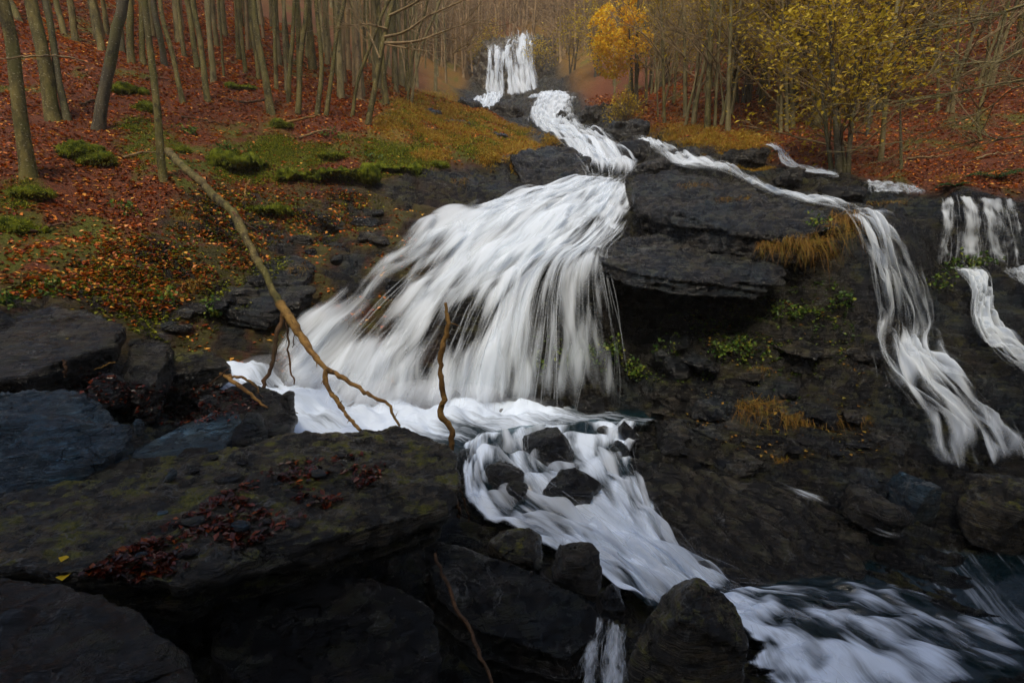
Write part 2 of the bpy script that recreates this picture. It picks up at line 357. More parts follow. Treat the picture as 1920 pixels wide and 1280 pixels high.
UP = [   # stream from the far fall's foot to the throat of the main fall
 [(985,186,48),(1008,184,42),(1008,182,36),(990,215,27),(996,240,21.5),(1036,258,17.5),(1061,280,15),(1084,318,13),(1095,337,12.2)],
 [(995,184,48),(1024,182,41),(1040,180,35),(1030,212,27),(1042,240,21),(1085,262,17),(1120,290,14.6),(1140,318,12.9),(1140,340,12.0)],
 [(1003,182,48),(1042,181,40),(1080,184,34),(1080,210,27),(1090,240,20.5),(1143,262,16.5),(1183,300,14.2),(1203,325,12.8),(1172,345,11.8)],
]
UPL = [  # branch to the left at the far foot
 [(922,180,46),(905,190,40),(880,200,35)],
 [(945,182,45),(935,200,37),(925,215,32)],
]
RILL = [ # rill across the upper right shelf to the right-hand fall
 [(1188,262,17),(1225,290,14.6),(1262,318,12.6),(1345,322,11.6),(1440,365,9.9),(1500,382,9.0),(1578,400,7.9)],
 [(1210,262,17),(1262,280,14.8),(1330,300,12.8),(1378,322,11.4),(1450,360,9.9),(1560,385,8.6),(1640,404,7.8)],
]
RFALL = [
 [(1578,398,7.9),(1598,432,7.45),(1617,500,7.2),(1630,580,7.1),(1622,640,6.85),(1650,720,6.3),(1690,800,5.8),(1720,880,5.3)],
 [(1600,400,7.9),(1628,440,7.45),(1655,520,7.2),(1672,590,7.1),(1672,650,6.8),(1720,730,6.2),(1790,810,5.7),(1815,900,5.15)],
 [(1622,402,7.85),(1655,440,7.45),(1690,520,7.2),(1715,610,7.1),(1720,665,6.75),(1790,735,6.15),(1850,800,5.75),(1890,880,5.25)],
 [(1640,404,7.8),(1672,440,7.5),(1712,520,7.25),(1738,610,7.15),(1765,680,6.7),(1840,740,6.15),(1910,810,5.7),(1960,880,5.3)],
]
RR1 = [  # far right curtain
 [(1762,372,8.6),(1762,420,8.35),(1755,470,8.3),(1750,495,8.2)],
 [(1800,368,8.6),(1812,410,8.35),(1808,460,8.3),(1805,498,8.2)],
 [(1850,372,8.6),(1862,420,8.35),(1868,470,8.3),(1872,500,8.2)],
 [(1900,372,8.6),(1912,420,8.35),(1915,470,8.3),(1918,505,8.2)],
]
RR2 = [
 [(1785,505,8.0),(1815,540,7.7),(1815,600,7.3),(1840,640,7.0),(1900,690,6.6),(1960,740,6.3)],
 [(1830,505,8.0),(1850,540,7.7),(1862,590,7.3),(1890,630,7.0),(1950,670,6.7),(2010,720,6.4)],
]
RR3 = [
 [(1880,508,8.0),(1915,540,7.7),(1960,590,7.3)],
 [(1925,505,8.0),(1965,535,7.7),(2010,580,7.3)],
]
TRK = [  # trickle at the foot of the right bank
 [(1432,274,13.8),(1452,282,13.2),(1464,308,12.2),(1500,322,11.5),(1572,334,10.7)],
 [(1446,271,13.8),(1470,284,13.2),(1492,306,12.2),(1530,318,11.5),(1575,328,10.8)],
]
CAS = [
 [(1622,340,10.2),(1628,352,9.8),(1630,362,9.6)],
 [(1680,345,10.0),(1690,352,9.75),(1700,364,9.5)],
 [(1712,352,9.9),(1724,358,9.7),(1732,364,9.5)],
]
LOW = [  # rapids from the pool to the boulders
 [(862,838,5.15),(862,900,4.6),(872,955,4.2),(940,1000,3.95),(1040,1040,3.75),(1130,1085,3.58),(1190,1140,3.4)],
 [(905,812,5.5),(915,880,4.75),(965,940,4.3),(1040,985,4.08),(1110,1030,3.9),(1180,1080,3.75),(1250,1150,3.55)],
 [(985,800,5.85),(1010,870,4.95),(1060,930,4.45),(1115,975,4.2),(1180,1025,4.0),(1240,1075,3.85),(1310,1130,3.72)],
 [(1100,790,6.15),(1110,850,5.3),(1150,910,4.75),(1185,960,4.4),(1225,1010,4.17),(1280,1065,3.98),(1360,1120,3.82)],
 [(1205,786,6.35),(1190,845,5.55),(1195,900,4.95),(1222,960,4.55),(1250,1010,4.3),(1300,1060,4.1),(1385,1105,3.95)],
]
BOT = [  # stream leaving at the lower right
 [(1290,1130,3.6),(1380,1195,3.25),(1400,1260,2.98),(1430,1330,2.7)],
 [(1335,1118,3.75),(1450,1170,3.45),(1560,1235,3.12),(1640,1330,2.78)],
 [(1375,1108,3.9),(1530,1140,3.68),(1680,1200,3.35),(1850,1290,2.98)],
 [(1400,1102,3.98),(1590,1110,3.85),(1740,1165,3.55),(1960,1270,3.1)],
 [(1560,1085,4.05),(1680,1105,3.9),(1820,1150,3.65),(2010,1230,3.3)],
]
SIDE = [  # thin run over the ribbed rock into the right-hand pool
 [(1270,850,5.75),(1350,880,5.4),(1440,912,5.1),(1500,938,4.88),(1560,968,4.65),(1640,1010,4.35),(1760,1030,4.25)],
 [(1300,840,5.8),(1370,870,5.5),(1470,908,5.15),(1540,935,4.92),(1600,962,4.7),(1680,995,4.45),(1800,1020,4.3)],
]
SPOUT = [
 [(1118,1165,2.95),(1095,1215,2.75),(1085,1290,2.5)],
 [(1140,1165,2.95),(1130,1215,2.8),(1125,1300,2.55)],
 [(1162,1175,2.95),(1172,1225,2.8),(1175,1300,2.55)],
]

# ------------------------------------------------------------------ terrain: control points -> height field
CTRL = []
def cp(px, py, Y, dz=0.0):
    p = W(px, py, Y); p[2] += dz; CTRL.append(p)
for F_, dz in ((UP, -0.12), (UPL, -0.2), (RILL, -0.06), (TRK, -0.06), (LOW, -0.08), (BOT, -0.15), (SIDE, -0.05), (CAS, -0.05)):
    for gl in F_:
        for p in gl: cp(*p, dz)
for gl in MAIN[:5]:
    for p in gl: cp(*p, -0.07)
for p in MAIN[5][:4]: cp(*p, -0.12)
for gl in MAIN[6:]:
    for p in gl[:3]: cp(*p, -0.12)
for p in [(985,600,7.45),(970,700,7.2),(962,775,6.95),(1080,500,7.9),(1070,540,7.75),(1060,600,7.65),(1050,690,7.5),(1045,760,7.3),(1160,520,7.95),(1165,600,7.75),(1175,700,7.55),(1184,765,7.35)]: cp(*p)
for gl in RFALL:
    for k, p in enumerate(gl):
        cp(p[0], p[1], p[2] + (0.0 if k in (0, 1) else 0.08), -0.03)
for gl in RR1 + RR2 + RR3:
    for p in gl: cp(p[0], p[1], p[2] + 0.1, -0.05)
PTS = [
 # left wooded slope
 (305,325,9.0),(50,318,8.0),(105,228,10.0),(185,240,10.2),(505,207,13.0),(605,218,13.0),(690,240,13.2),(392,187,12.8),(343,180,12.6),
 (195,97,14.5),(250,115,14.2),(143,84,16),(35,47,16),(100,30,18.5),(330,30,26),(450,60,24),(550,60,27),(660,120,24),(720,175,19),(765,200,19),(600,100,27),(250,20,24),
 (780,175,28),(850,220,21),(820,160,40),(700,90,40),(400,400,8.7),(200,400,8.2),(60,420,7.3),(100,480,6.6),(300,430,7.9),(-300,330,8),(-500,60,16),(-300,500,5.5),(-800,300,8),
 # bank lip and the wall below it
 (400,330,9.6),(480,338,9.9),(560,346,10.2),(680,338,10.7),(800,322,11.4),(890,312,12.0),(960,305,12.6),(940,275,14.5),(1000,262,16.5),
 (420,420,9.0),(480,400,9.9),(560,402,10.1),(700,405,10.3),(790,395,10.4),(900,365,11.2),(1000,345,12.1),
 (470,470,8.6),(620,440,9.5),(560,490,8.3),(500,560,7.5),(640,500,8.4),(420,530,7.6),(300,560,6.8),(200,520,6.6),(350,620,6.6),(440,650,6.7),(100,600,5.4),(20,560,5.8),
 (250,680,5.9),(380,690,6.2),(340,716,6.2),(300,750,5.2),(200,780,4.4),(420,780,5.0),(100,760,4.2),(0,760,3.9),
 # far centre
 (960,184,50),(900,176,50),(860,165,52),(1010,178,46),(960,178,54),
 # right slope
 (1150,190,33),(1110,205,28),(1200,240,21),(1330,238,17.5),(1280,225,19),(1350,265,14.8),(1420,262,14),(1500,200,16.5),(1600,320,11.2),(1655,282,12),(1750,300,11),(1900,330,10),(1720,350,10.2),(1840,268,12.5),
 (1850,180,15.5),(1900,60,20),(1700,120,20),(1500,80,26),(1400,120,26),(1280,130,34),(1200,100,42),(2200,200,12),(2400,350,9),(2300,0,20),(1850,352,9.5),(1960,352,9.2),
 # shelves right of the main fall
 (1250,340,11.0),(1200,360,10.3),(1300,380,9.3),(1400,385,8.9),(1500,420,8.0),(1250,430,8.8),(1350,455,8.2),(1450,480,7.8),(1550,440,7.8),(1500,520,7.6),(1560,560,7.4),
 (1250,560,7.75),(1350,570,7.6),(1450,570,7.4),(1300,640,7.35),(1230,700,7.3),(1400,640,7.2),(1400,700,6.9),(1520,640,7.1),(1530,720,6.7),(1450,780,6.2),(1550,800,6.0),(1300,760,6.8),(1250,810,6.35),(1330,820,6.0),(1450,850,5.6),(1600,860,5.5),(1700,900,5.2),
 (1720,420,8.1),(1720,540,7.8),(1780,620,7.4),(1850,730,6.5),(1920,640,7.3),
 (1820,930,5.0),(1640,940,4.9),(1900,1000,4.6),(1750,1010,4.45),(1850,1080,4.2),(1980,1120,4.1),(1620,1040,4.3),(1500,1000,4.7),(1400,960,4.85),(1300,930,5.1),(1350,1040,4.35),(1450,1090,4.05),
 (2100,700,6.8),(2100,950,5),(2200,1200,3.6),(2100,480,8.3),
 # pool beside the main fall and under the foreground slab
 (400,712,6.3),(480,720,6.2),(560,800,5.7),(640,830,5.45),(760,830,5.4),(860,830,5.4),(620,760,6.0),(750,790,5.8),(900,790,6.1),(1000,785,6.4),(1100,778,6.7),(1190,776,6.8),
]
for p in PTS: cp(*p, -0.06 if p[1] > 700 else 0)
for p in [(0,3.2,-2.45),(-1,3.4,-2.2),(-2,3.2,-2.0),(-3,3,-1.9),(-1,2.2,-2.5),(0,2,-2.9),(0.8,2.4,-3.0),(1.5,2.2,-3.2),(-2,1.5,-2.2),(-4,2,-1.6),(-6,3,-0.6),(-3,0,-1.9),(0,0,-2.3),(2,0.6,-3.3),(4,1,-3.4),(5,3,-2.9),(6,4,-2.3),(8,3,-1.5),(7,0,-2),(-7,0,0),
          (-12,5,2.5),(12,5,1.0),(13,8,2.5),(-14,10,5.5),(-20,20,11),(20,14,6.5),(-30,30,18),(26,28,15),(-40,55,34),(-15,45,19),(-8,62,24),(0,62,24),(8,62,24),(20,50,24),(40,55,36),(0,80,34),(-25,80,40),(25,80,40),(0,100,47),(-40,105,52),(40,105,52),(0,125,58),(-60,120,64),(60,120,64),
          (3.2,52,17),(-3.4,52,16.5),(5,44,14.5),(-6,46,14.5)]:
    CTRL.append(np.array(p, float))
CTRL = np.array(CTRL)
C0 = 3.5
def uvw(x, y): return np.stack([x / (y + C0) * 1.0, np.log(y + C0)], 1)
_cu = uvw(CTRL[:, 0], CTRL[:, 1])
def _phi(d): return np.sqrt(d * d + 0.012 ** 2)
_n = len(_cu)
_A = _phi(np.linalg.norm(_cu[:, None] - _cu[None], axis=2))
_Pm = np.c_[np.ones(_n), _cu]
_scale = 1.0 / (CTRL[:, 1] + C0)            # interpolate height as slope, so far and near weigh alike
_M = np.block([[_A - np.eye(_n) * 0.02, _Pm], [_Pm.T, np.zeros((3, 3))]])
_sol = np.linalg.solve(_M, np.r_[CTRL[:, 2] * _scale, np.zeros(3)])
def base_h(x, y):
    x = np.asarray(x, float).ravel(); y = np.asarray(y, float).ravel(); out = np.empty(len(x))
    for k in range(0, len(x), 40000):
        q = uvw(x[k:k + 40000], y[k:k + 40000])
        d = np.sqrt((q[:, None, 0] - _cu[None, :, 0]) ** 2 + (q[:, None, 1] - _cu[None, :, 1]) ** 2)
        out[k:k + 40000] = _phi(d) @ _sol[:_n] + _sol[_n] + q @ _sol[_n + 1:]
    return out * (y + C0)
ROCKZ = WL([(-300,600,4.6),(0,520,6.0),(120,480,6.8),(260,430,7.7),(400,335,9.5),(480,338,9.9),(560,346,10.2),(680,338,10.7),(800,324,11.4),(890,314,12.0),(945,296,13),(1030,262,16),(985,240,20),(930,222,27),(880,205,33),(850,182,44),(880,160,56),
            (1030,160,56),(1070,180,38),(1110,205,29),(1200,245,21),(1300,278,15.6),(1400,292,13.6),(1500,312,12),(1610,332,10.7),(1740,356,9.9),(1850,360,9.3),(1960,360,9),(2500,420,8)])[:, :2]
ROCKZ = np.vstack([ROCKZ, [(14, 2), (10, -4), (-9, -4), (-7, 2)]])
GRASSZ = WL([(700,250,13.5),(800,300,11.8),(960,300,12.6),(1060,262,16.5),(980,235,20),(900,195,33),(870,165,48),(800,150,42),(740,185,22)])[:, :2]
GRASSR = WL([(1180,240,22),(1250,262,17),(1420,285,13.8),(1440,262,14.6),(1300,240,18),(1180,205,28)])[:, :2]
def mfield(x, y): return fbm(np.c_[x * 0.8, y * 0.8, np.full(len(x), 2.5)], 3)
def masks(x, y, only_rock=False):
    p = np.stack([x, y], 1); sc = 0.06 * (y + 3)
    nz = fbm(np.c_[p / sc[:, None] * 0.25, np.zeros(len(p))], 3) * 0.5
    sd0 = poly_sd(p, ROCKZ); rock = 1 - sstep(-0.25, 0.35, sd0 / sc + nz)
    bk = np.zeros(len(x)); i_ = np.nonzero((x < -0.8) & (y > 5) & (y < 11.5) & (rock > 0))[0]
    if len(i_):
        xi, yi = x[i_], y[i_]; bk[i_] = rock[i_] * sstep(-0.8, -2.0, xi) * sstep(5.0, 6.5, yi) * sstep(11.5, 10.2, yi) * sstep(-0.35, 0.2, fbm(np.c_[xi * 1.7, yi * 1.7, np.full(len(xi), 8.0)], 3))
    if only_rock: return rock - 0.55 * bk
    nz2 = fbm(np.c_[p / sc[:, None] * 0.6, np.ones(len(p))], 3) * 3.0
    gr = np.maximum(1 - sstep(-1.5, 2.0, poly_sd(p, GRASSZ) / sc + nz2), 0.8 * (1 - sstep(-1.5, 2.0, poly_sd(p, GRASSR) / sc + nz2)))
    gr = np.maximum(gr, 0.65 * sstep(30, 48, y))
    nz3 = fbm(np.c_[p / sc[:, None] * 0.45, np.full(len(p), 4.0)], 3)
    gr = gr * (0.35 + 0.65 * sstep(-0.25, 0.2, nz3))
    sdr = sd0; near = sstep(3.2, 0.4, sdr) * (x < 1) * (y < 17)
    mossy = np.clip(near * sstep(0.08, 0.34, mfield(x, y)) + 0.8 * sstep(0.42, 0.6, mfield(x, y)), 0, 1) * (1 - 0.5 * rock)
    mossy = np.maximum(mossy, 0.8 * bk); rock = rock - 0.55 * bk
    return rock, gr, mossy
def height(x, y):
    x = np.asarray(x, float).ravel(); y = np.asarray(y, float).ravel()
    h = base_h(x, y); rock = masks(x, y, True)
    s = np.clip((y + 2) / 12, 0.35, 3.5)
    P = np.c_[x, y, h]
    # strata steps, dipping to the right and towards the viewer, broken by joints into blocks
    blk = np.floor(x / s / 0.9 + 0.35 * fbm(P * 0.8, 2)) * 12.9 + np.floor(y / s / 1.1 + 0.35 * fbm(P * 0.8 + 7, 2)) * 78.2
    jo = np.sin(blk) * 43758.5; jo = (jo - np.floor(jo) - 0.5)
    zz = h + 0.17 * x - 0.06 * y + 0.22 * fbm(P * 0.5, 3) + rock * jo * 0.12 * s
    st = 0.30 * s; q = zz / st + 0.35 * np.sin(np.floor(zz / st) * 2.7); fr = q - np.floor(q)
    d1 = (sstep(0.62, 0.92, fr) - fr) * st
    z2 = zz + d1 + 0.02 * fbm(P * 3, 2); st2 = 0.085 * s; q2 = z2 / st2; f2 = q2 - np.floor(q2)
    d2 = (sstep(0.55, 0.95, f2) - f2) * st2
    h1 = h + rock * (0.95 * d1 + 0.8 * d2)
    h1 = h1 + rock * 0.07 * s * fbm(P / s[:, None] * 1.3, 4) + rock * 0.018 * s * fbm(P / s[:, None] * 7, 4)
    h1 = h1 + (1 - rock) * (0.10 * s * fbm(P / s[:, None] * 0.9, 3) + 0.03 * fbm(P * 3, 2))
    return h1
def build_terrain():
    na = 550
    y = np.concatenate([np.exp(np.linspace(math.log(1.2), math.log(3.8 + C0), 110, endpoint=False)) - C0, np.linspace(3.8, 10.5, 250, endpoint=False), np.exp(np.linspace(math.log(10.5 + C0), math.log(125 + C0), 220)) - C0]); nb = len(y)
    t = np.linspace(-1, 1, na); a = np.sign(t) * (np.abs(t) * 0.9 + 0.9 * np.abs(t) ** 4)
    Yg, Ag = np.meshgrid(y, a, indexing='ij'); X = Ag * (Yg + C0); X = X.ravel(); Y = Yg.ravel()
    Z = height(X, Y); rock, gr, mo = masks(X, Y)
    i = np.arange(nb - 1)[:, None] * na + np.arange(na - 1)[None]
    F = np.stack([i, i + 1, i + 1 + na, i + na], -1).reshape(-1, 4)
    me = mesh_np('terrain', np.c_[X, Y, Z], F, M_ground)
    vattr(me, 'rock', rock); vattr(me, 'grass', gr); vattr(me, 'mossy', mo)
    return me, np.c_[X, Y, Z], F
terr_me, TV, TF = build_terrain()
tag(obj('terrain', terr_me), 'rocky stream bed between leaf covered wooded slopes', 'ground', kind='structure')
BVH = BVHTree.FromPolygons(TV.tolist(), TF.tolist())
def ground(x, y):
    h = BVH.ray_cast(Vector((x, y, 200)), Vector((0, 0, -1))); return h[0].z if h[0] is not None else float(height([x], [y])[0])
def hit(px, py):
    """where the sight line of a pixel meets the terrain"""
    d = Vector(W(px, py, 1.0)).normalized(); h = BVH.ray_cast(Vector((0, 0, 0)), d)
    return np.array(h[0]) if h[0] is not None else W(px, py, 60)
# slope added out of view behind the camera to block sky light
def build_back():
    n = 60; X, Y = np.meshgrid(np.linspace(-60, 60, n), np.linspace(-45, -2.2, n)); x = X.ravel(); y = Y.ravel()
    z = -2.6 + np.clip(-y - 2.2, 0, 50) * 0.75 + np.abs(x) * 0.12 + 0.8 * fbm(np.c_[x, y, x * 0] * 0.15, 3)
    i = np.arange(n - 1)[:, None] * n + np.arange(n - 1)[None]
    me = mesh_np('added_hillside', np.c_[x, y, z], np.stack([i, i + 1, i + 1 + n, i + n], -1).reshape(-1, 4), M_ground)
    vattr(me, 'rock', np.full(n * n, 0.5)); vattr(me, 'grass', np.zeros(n * n)); vattr(me, 'mossy', np.full(n * n, 0.5))
    return me
tag(obj('added_hillside', build_back()), 'unseen slope added behind the viewpoint to block the sky', 'ground', kind='structure')

# ------------------------------------------------------------------ rocks
DIP = np.array((0.16, -0.10, 0.98)); DIP /= np.linalg.norm(DIP)
def hull_into(bm, P):
    vs = [bm.verts.new(p) for p in P]
    r = bmesh.ops.convex_hull(bm, input=vs)
    bmesh.ops.delete(bm, geom=[e for e in set(r['geom_interior'] + r['geom_unused']) if isinstance(e, bmesh.types.BMVert) and e.is_valid], context='VERTS')
def rock_mesh(name, hulls, voxel, mat, disp=0.03, strata=0.04, layer=0.06, smooth=1, seed=0, fn=None, dip=DIP, flake=1.0):
    bm = bmesh.new()
    for P in hulls: hull_into(bm, P)
    me = bpy.data.meshes.new('tmp'); bm.to_mesh(me); bm.free()
    o = bpy.data.objects.new('tmp', me); COL.objects.link(o)
    m = o.modifiers.new('r', 'REMESH'); m.mode = 'VOXEL'; m.voxel_size = voxel
    dg = bpy.context.evaluated_depsgraph_get(); ev = o.evaluated_get(dg); em = ev.to_mesh()
    V = np.empty(len(em.vertices) * 3); em.vertices.foreach_get('co', V); V = V.reshape(-1, 3).copy()
    Q = np.array([p.vertices[:] for p in em.polygons if len(p.vertices) == 4])
    ev.to_mesh_clear(); bpy.data.objects.remove(o); bpy.data.meshes.remove(me)
    for k in range(smooth): V = lap(V, Q)
    N = vnormals(V, Q)
    sd = np.array((seed * 3.7, seed * 1.9, seed * 0.7))
    s = V @ dip + 0.05 * fbm(V * 1.1 + sd, 2)
    side = np.clip(1 - np.abs(N @ dip) ** 2, 0, 1)
    L = s / layer; i = np.floor(L); f = L - i
    r0 = np.sin(i * 127.1 + seed) * 43758.5; r0 = r0 - np.floor(r0)
    r1 = np.sin((i + 1) * 127.1 + seed) * 43758.5; r1 = r1 - np.floor(r1)
    prof = r0 + (r1 - r0) * sstep(0.75, 1.0, f)
    D = disp * fbm(V * 2.2 + sd, 4, 2.2) + disp * 0.3 * fbm(V * 11 + sd, 3)
    fl = fbm(V * np.array((1.5, 4.2, 2.0)) * flake + sd, 3); qf = fl * 4.5; ff = qf - np.floor(qf)
    top = np.clip((np.abs(N @ dip) - 0.35) / 0.4, 0, 1)
    D = D + top * disp * 0.75 * ((np.floor(qf) + sstep(0.78, 1.0, ff)) / 4.5 + 0.10 * np.sin(ff * 3.1))
    V = V + N * (D + strata * side * (prof - 0.55))[:, None]
    if fn is not None: V = fn(V, N)
    return mesh_np(name, V, Q, mat)
def lap(V, Q):
    S = np.zeros_like(V); c = np.zeros(len(V))
    for a, b in ((0, 1), (1, 2), (2, 3), (3, 0)):
        np.add.at(S, Q[:, a], V[Q[:, b]]); np.add.at(c, Q[:, a], 1)
        np.add.at(S, Q[:, b], V[Q[:, a]]); np.add.at(c, Q[:, b], 1)
    return V * 0.4 + 0.6 * S / np.maximum(c, 1)[:, None]
def vnormals(V, Q):
    n = np.cross(V[Q[:, 2]] - V[Q[:, 0]], V[Q[:, 3]] - V[Q[:, 1]]); N = np.zeros_like(V)
    for k in range(4): np.add.at(N, Q[:, k], n)
    return N / (np.linalg.norm(N, axis=1)[:, None] + 1e-12)
ROCKS = []
def slab(name, label, top, thick, mat, under=0.12, voxel=None, group=None, cat='rock', back=0.0, **kw):
    T = WL(top); c = T.mean(0)
    B = T.copy(); B[:, 2] -= thick
    B[:, :2] += (c[:2] - T[:, :2]) * under
    size = np.ptp(T[:, 0]) + np.ptp(T[:, 1])
    vx = voxel or max(0.014, size / 120)
    me = rock_mesh(name, [np.vstack([T + (0, 0, 0.0), B, [c + (0, 0, 0.02)]])], vx, mat, **kw)
    o = obj(name, me); tag(o, label, cat, group); ROCKS.append(o); return o
def boulder(name, label, box, Y, mat, depth=1.0, seed=1, pts=26, group=None, sink=0.25, voxel=None, **kw):
    x0, y0, x1, y1 = box
    c = W((x0 + x1) / 2, (y0 + y1) / 2, Y); rx = pxm(x1 - x0, Y) / 2 * 1.03; rz = pxm(y1 - y0, Y) / 2 * 1.05
    r = np.random.default_rng(seed); P = r.normal(size=(pts, 3)); P /= np.linalg.norm(P, axis=1)[:, None]
    P *= r.uniform(0.86, 1.08, (pts, 1))
    P = P * (rx, rx * depth, rz) + c
    low = P[P[:, 2] < c[2]] - (0, 0, rz * sink * 2)
    kw.setdefault('disp', rx * 0.12); kw.setdefault('strata', rx * 0.10); kw.setdefault('layer', rz * 0.3)
    me = rock_mesh(name, [np.vstack([P, low])], voxel or max(0.01, rx / 23), mat, seed=seed, **kw)
    o = obj(name, me); tag(o, label, 'rock', group); ROCKS.append(o); return o

def ribs(V, N):
    d = np.array((0.88, 0.47, 0)); d /= np.linalg.norm(d)
    s = V @ d + 0.22 * V[:, 2] + 0.10 * fbm(V * 1.6, 3); q = s / 0.21 + 0.55 * fbm(V * 0.8 + 9, 2); f = q - np.floor(q)
    g = np.abs(f - 0.5) * 2
    return V + N * ((0.05 * (1 - g ** 3) - 0.07 * sstep(0.84, 1.0, g)) * np.clip(0.8 + 0.7 * fbm(V * 1.3 + 3, 2), 0.15, 1.4))[:, None]
slab('foreground_slab', 'broad flat layered slab strewn with pebbles and red leaves in the left foreground', [(-120,950,2.7),(100,905,3.1),(260,866,3.5),(420,842,3.8),(560,824,4.05),(740,800,4.2),(800,812,4.08),(828,832,3.92),(852,852,3.7),(857,905,3.36),(846,948,3.08),(700,966,2.88),(640,976,2.78),(520,1010,2.55),(400,1060,2.3),(330,1092,2.15),(200,1078,2.1),(0,1062,2.1),(-120,1060,2.1)], 0.26, M_rock_moss, under=0.10, voxel=0.013, disp=0.05, strata=0.06, layer=0.045, seed=3, flake=1.25)
slab('flat_boulder', 'wide flat dark boulder with a few pale leaves at the left edge', [(-90,650,4.9),(0,588,5.5),(100,574,5.7),(195,586,5.6),(236,612,5.25),(218,640,4.95),(120,668,4.6),(40,700,4.3),(-90,730,4.1)], 0.35, M_rock_brown, under=0.15, seed=5)
slab('upright_rock', 'brown wedge shaped rock standing beside the flat boulder on the left', [(228,700,5.0),(248,645,5.2),(298,628,5.35),(325,642,5.3),(312,668,5.05),(292,712,4.8),(250,742,4.6)], 0.35, M_rock_brown, under=0.0, seed=6)
boulder('mossy_boulder', 'low mossy boulder between the brown wedge rock and the pool', (292,655,425,735), 5.5, M_rock_moss, seed=8)
slab('blue_boulder', 'big blue grey cracked boulder at the left edge above the foreground slab', [(-120,748,3.6),(70,730,3.95),(150,742,3.95),(212,772,3.75),(238,802,3.5),(228,835,3.3),(190,862,3.15),(60,930,2.95),(-120,960,2.8)], 0.55, M_rock_blue, under=-0.05, seed=9, disp=0.06)
slab('blue_slab', 'smooth blue slab leaning between the boulders left of the pool', [(238,850,3.85),(330,802,4.3),(400,771,4.65),(448,776,4.65),(456,800,4.5),(422,840,4.1),(400,862,3.95),(270,876,3.75)], 0.3, M_rock_blue, under=0.0, seed=10, disp=0.015, strata=0.02)
boulder('round_rock', 'dark round rock right of the blue slab at the water', (425,772,500,852), 4.4, M_rock_dark, seed=12)
slab('driftwood_rock', 'dark flat rock under the driftwood at the left of the pool', [(370,745,5.0),(470,716,5.4),(530,738,5.3),(556,782,4.95),(545,812,4.65),(450,806,4.5),(395,775,4.7)], 0.35, M_rock_dark, seed=13)
boulder('small_rock', 'small pointed black rock where the driftwood meets the pool', (520,732,560,770), 4.95, M_rock_dark, seed=14, pts=12)
slab('wedge_rock', 'dark wedge rock lying on the back of the foreground slab', [(105,905,3.1),(150,862,3.3),(195,836,3.45),(240,850,3.4),(266,878,3.2),(200,908,3.0)], 0.2, M_rock_brown, seed=15, under=-0.1)
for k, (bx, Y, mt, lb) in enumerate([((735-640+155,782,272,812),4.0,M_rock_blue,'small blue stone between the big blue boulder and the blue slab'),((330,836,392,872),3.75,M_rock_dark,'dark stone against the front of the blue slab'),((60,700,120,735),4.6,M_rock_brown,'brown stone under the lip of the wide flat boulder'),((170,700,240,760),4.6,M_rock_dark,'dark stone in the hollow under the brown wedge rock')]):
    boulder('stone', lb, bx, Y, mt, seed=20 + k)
slab('bank_slab', 'grey slate slab jutting from the left bank behind the leaning branch', [(470,492,8.0),(555,476,8.5),(592,500,8.2),(570,528,7.6),(480,534,7.5)], 0.25, M_rock, seed=30)
slab('bank_ledge', 'low slate ledge beside the left margin of the main fall', [(398,548,7.5),(470,522,7.8),(592,538,7.5),(565,560,7.1),(500,588,6.85),(412,575,7.0)], 0.25, M_rock, seed=31)
slab('bank_stone', 'small slate slab high on the left bank above the ledge', [(600,462,9.0),(660,440,9.6),(720,450,9.5),(690,480,8.9),(620,490,8.6)], 0.2, M_rock_dark, seed=32)
for k, (bx, Y, lb) in enumerate([((500,430,540,470),8.9,'upper slate flake on the dark left bank'),((540,438,585,462),9.1,'slate flake right of the upper flake on the left bank'),((590,400,650,430),9.8,'slate flake just under the mossy bank lip'),((340,480,390,520),7.9,'brown stone half buried in the left bank')]):
    boulder('slate_flake', lb, bx, Y, M_rock_brown, seed=40 + k, pts=12)
slab('wet_ledge', 'black wet layered ledge left of the stream throat', [(955,296,12.8),(1010,276,14.0),(1080,280,14.0),(1108,300,13.2),(1096,334,12.3),(1040,350,11.8),(980,345,11.9)], 0.5, M_rock, seed=33, disp=0.08, strata=0.14, layer=0.1)
slab('upper_shelf', 'upper rock shelf right of the main fall carrying the thin rill', [(1180,340,10.4),(1250,318,11.3),(1330,332,10.9),(1450,376,9.2),(1560,402,8.0),(1590,420,7.55),(1500,442,7.3),(1380,432,7.6),(1280,402,8.3),(1195,392,9.0)], 0.38, M_rock, under=0.06, seed=34, disp=0.08, strata=0.10, layer=0.07, voxel=0.025)
slab('lower_shelf', 'lower overhanging grey shelf beside the curtain of water', [(1105,470,8.0),(1180,444,8.7),(1300,440,8.6),(1420,470,8.0),(1480,505,7.2),(1445,528,6.95),(1320,526,6.85),(1200,514,6.95),(1130,492,7.3)], 0.2, M_rock, under=0.04, seed=35, disp=0.065, strata=0.07, layer=0.05, voxel=0.02)
slab('ribbed_rock', 'dark ribbed bedrock hump with diagonal grooves right of the rapids', [(1190,892,5.2),(1260,872,5.45),(1340,890,5.35),(1440,918,5.15),(1530,935,5.05),(1620,1005,4.5),(1612,1065,4.2),(1560,1112,3.98),(1440,1122,3.92),(1330,1092,4.05),(1250,1022,4.35)], 0.5, M_rock_brown, under=-0.1, seed=36, disp=0.03, strata=0.0, voxel=0.018, smooth=3, fn=ribs)
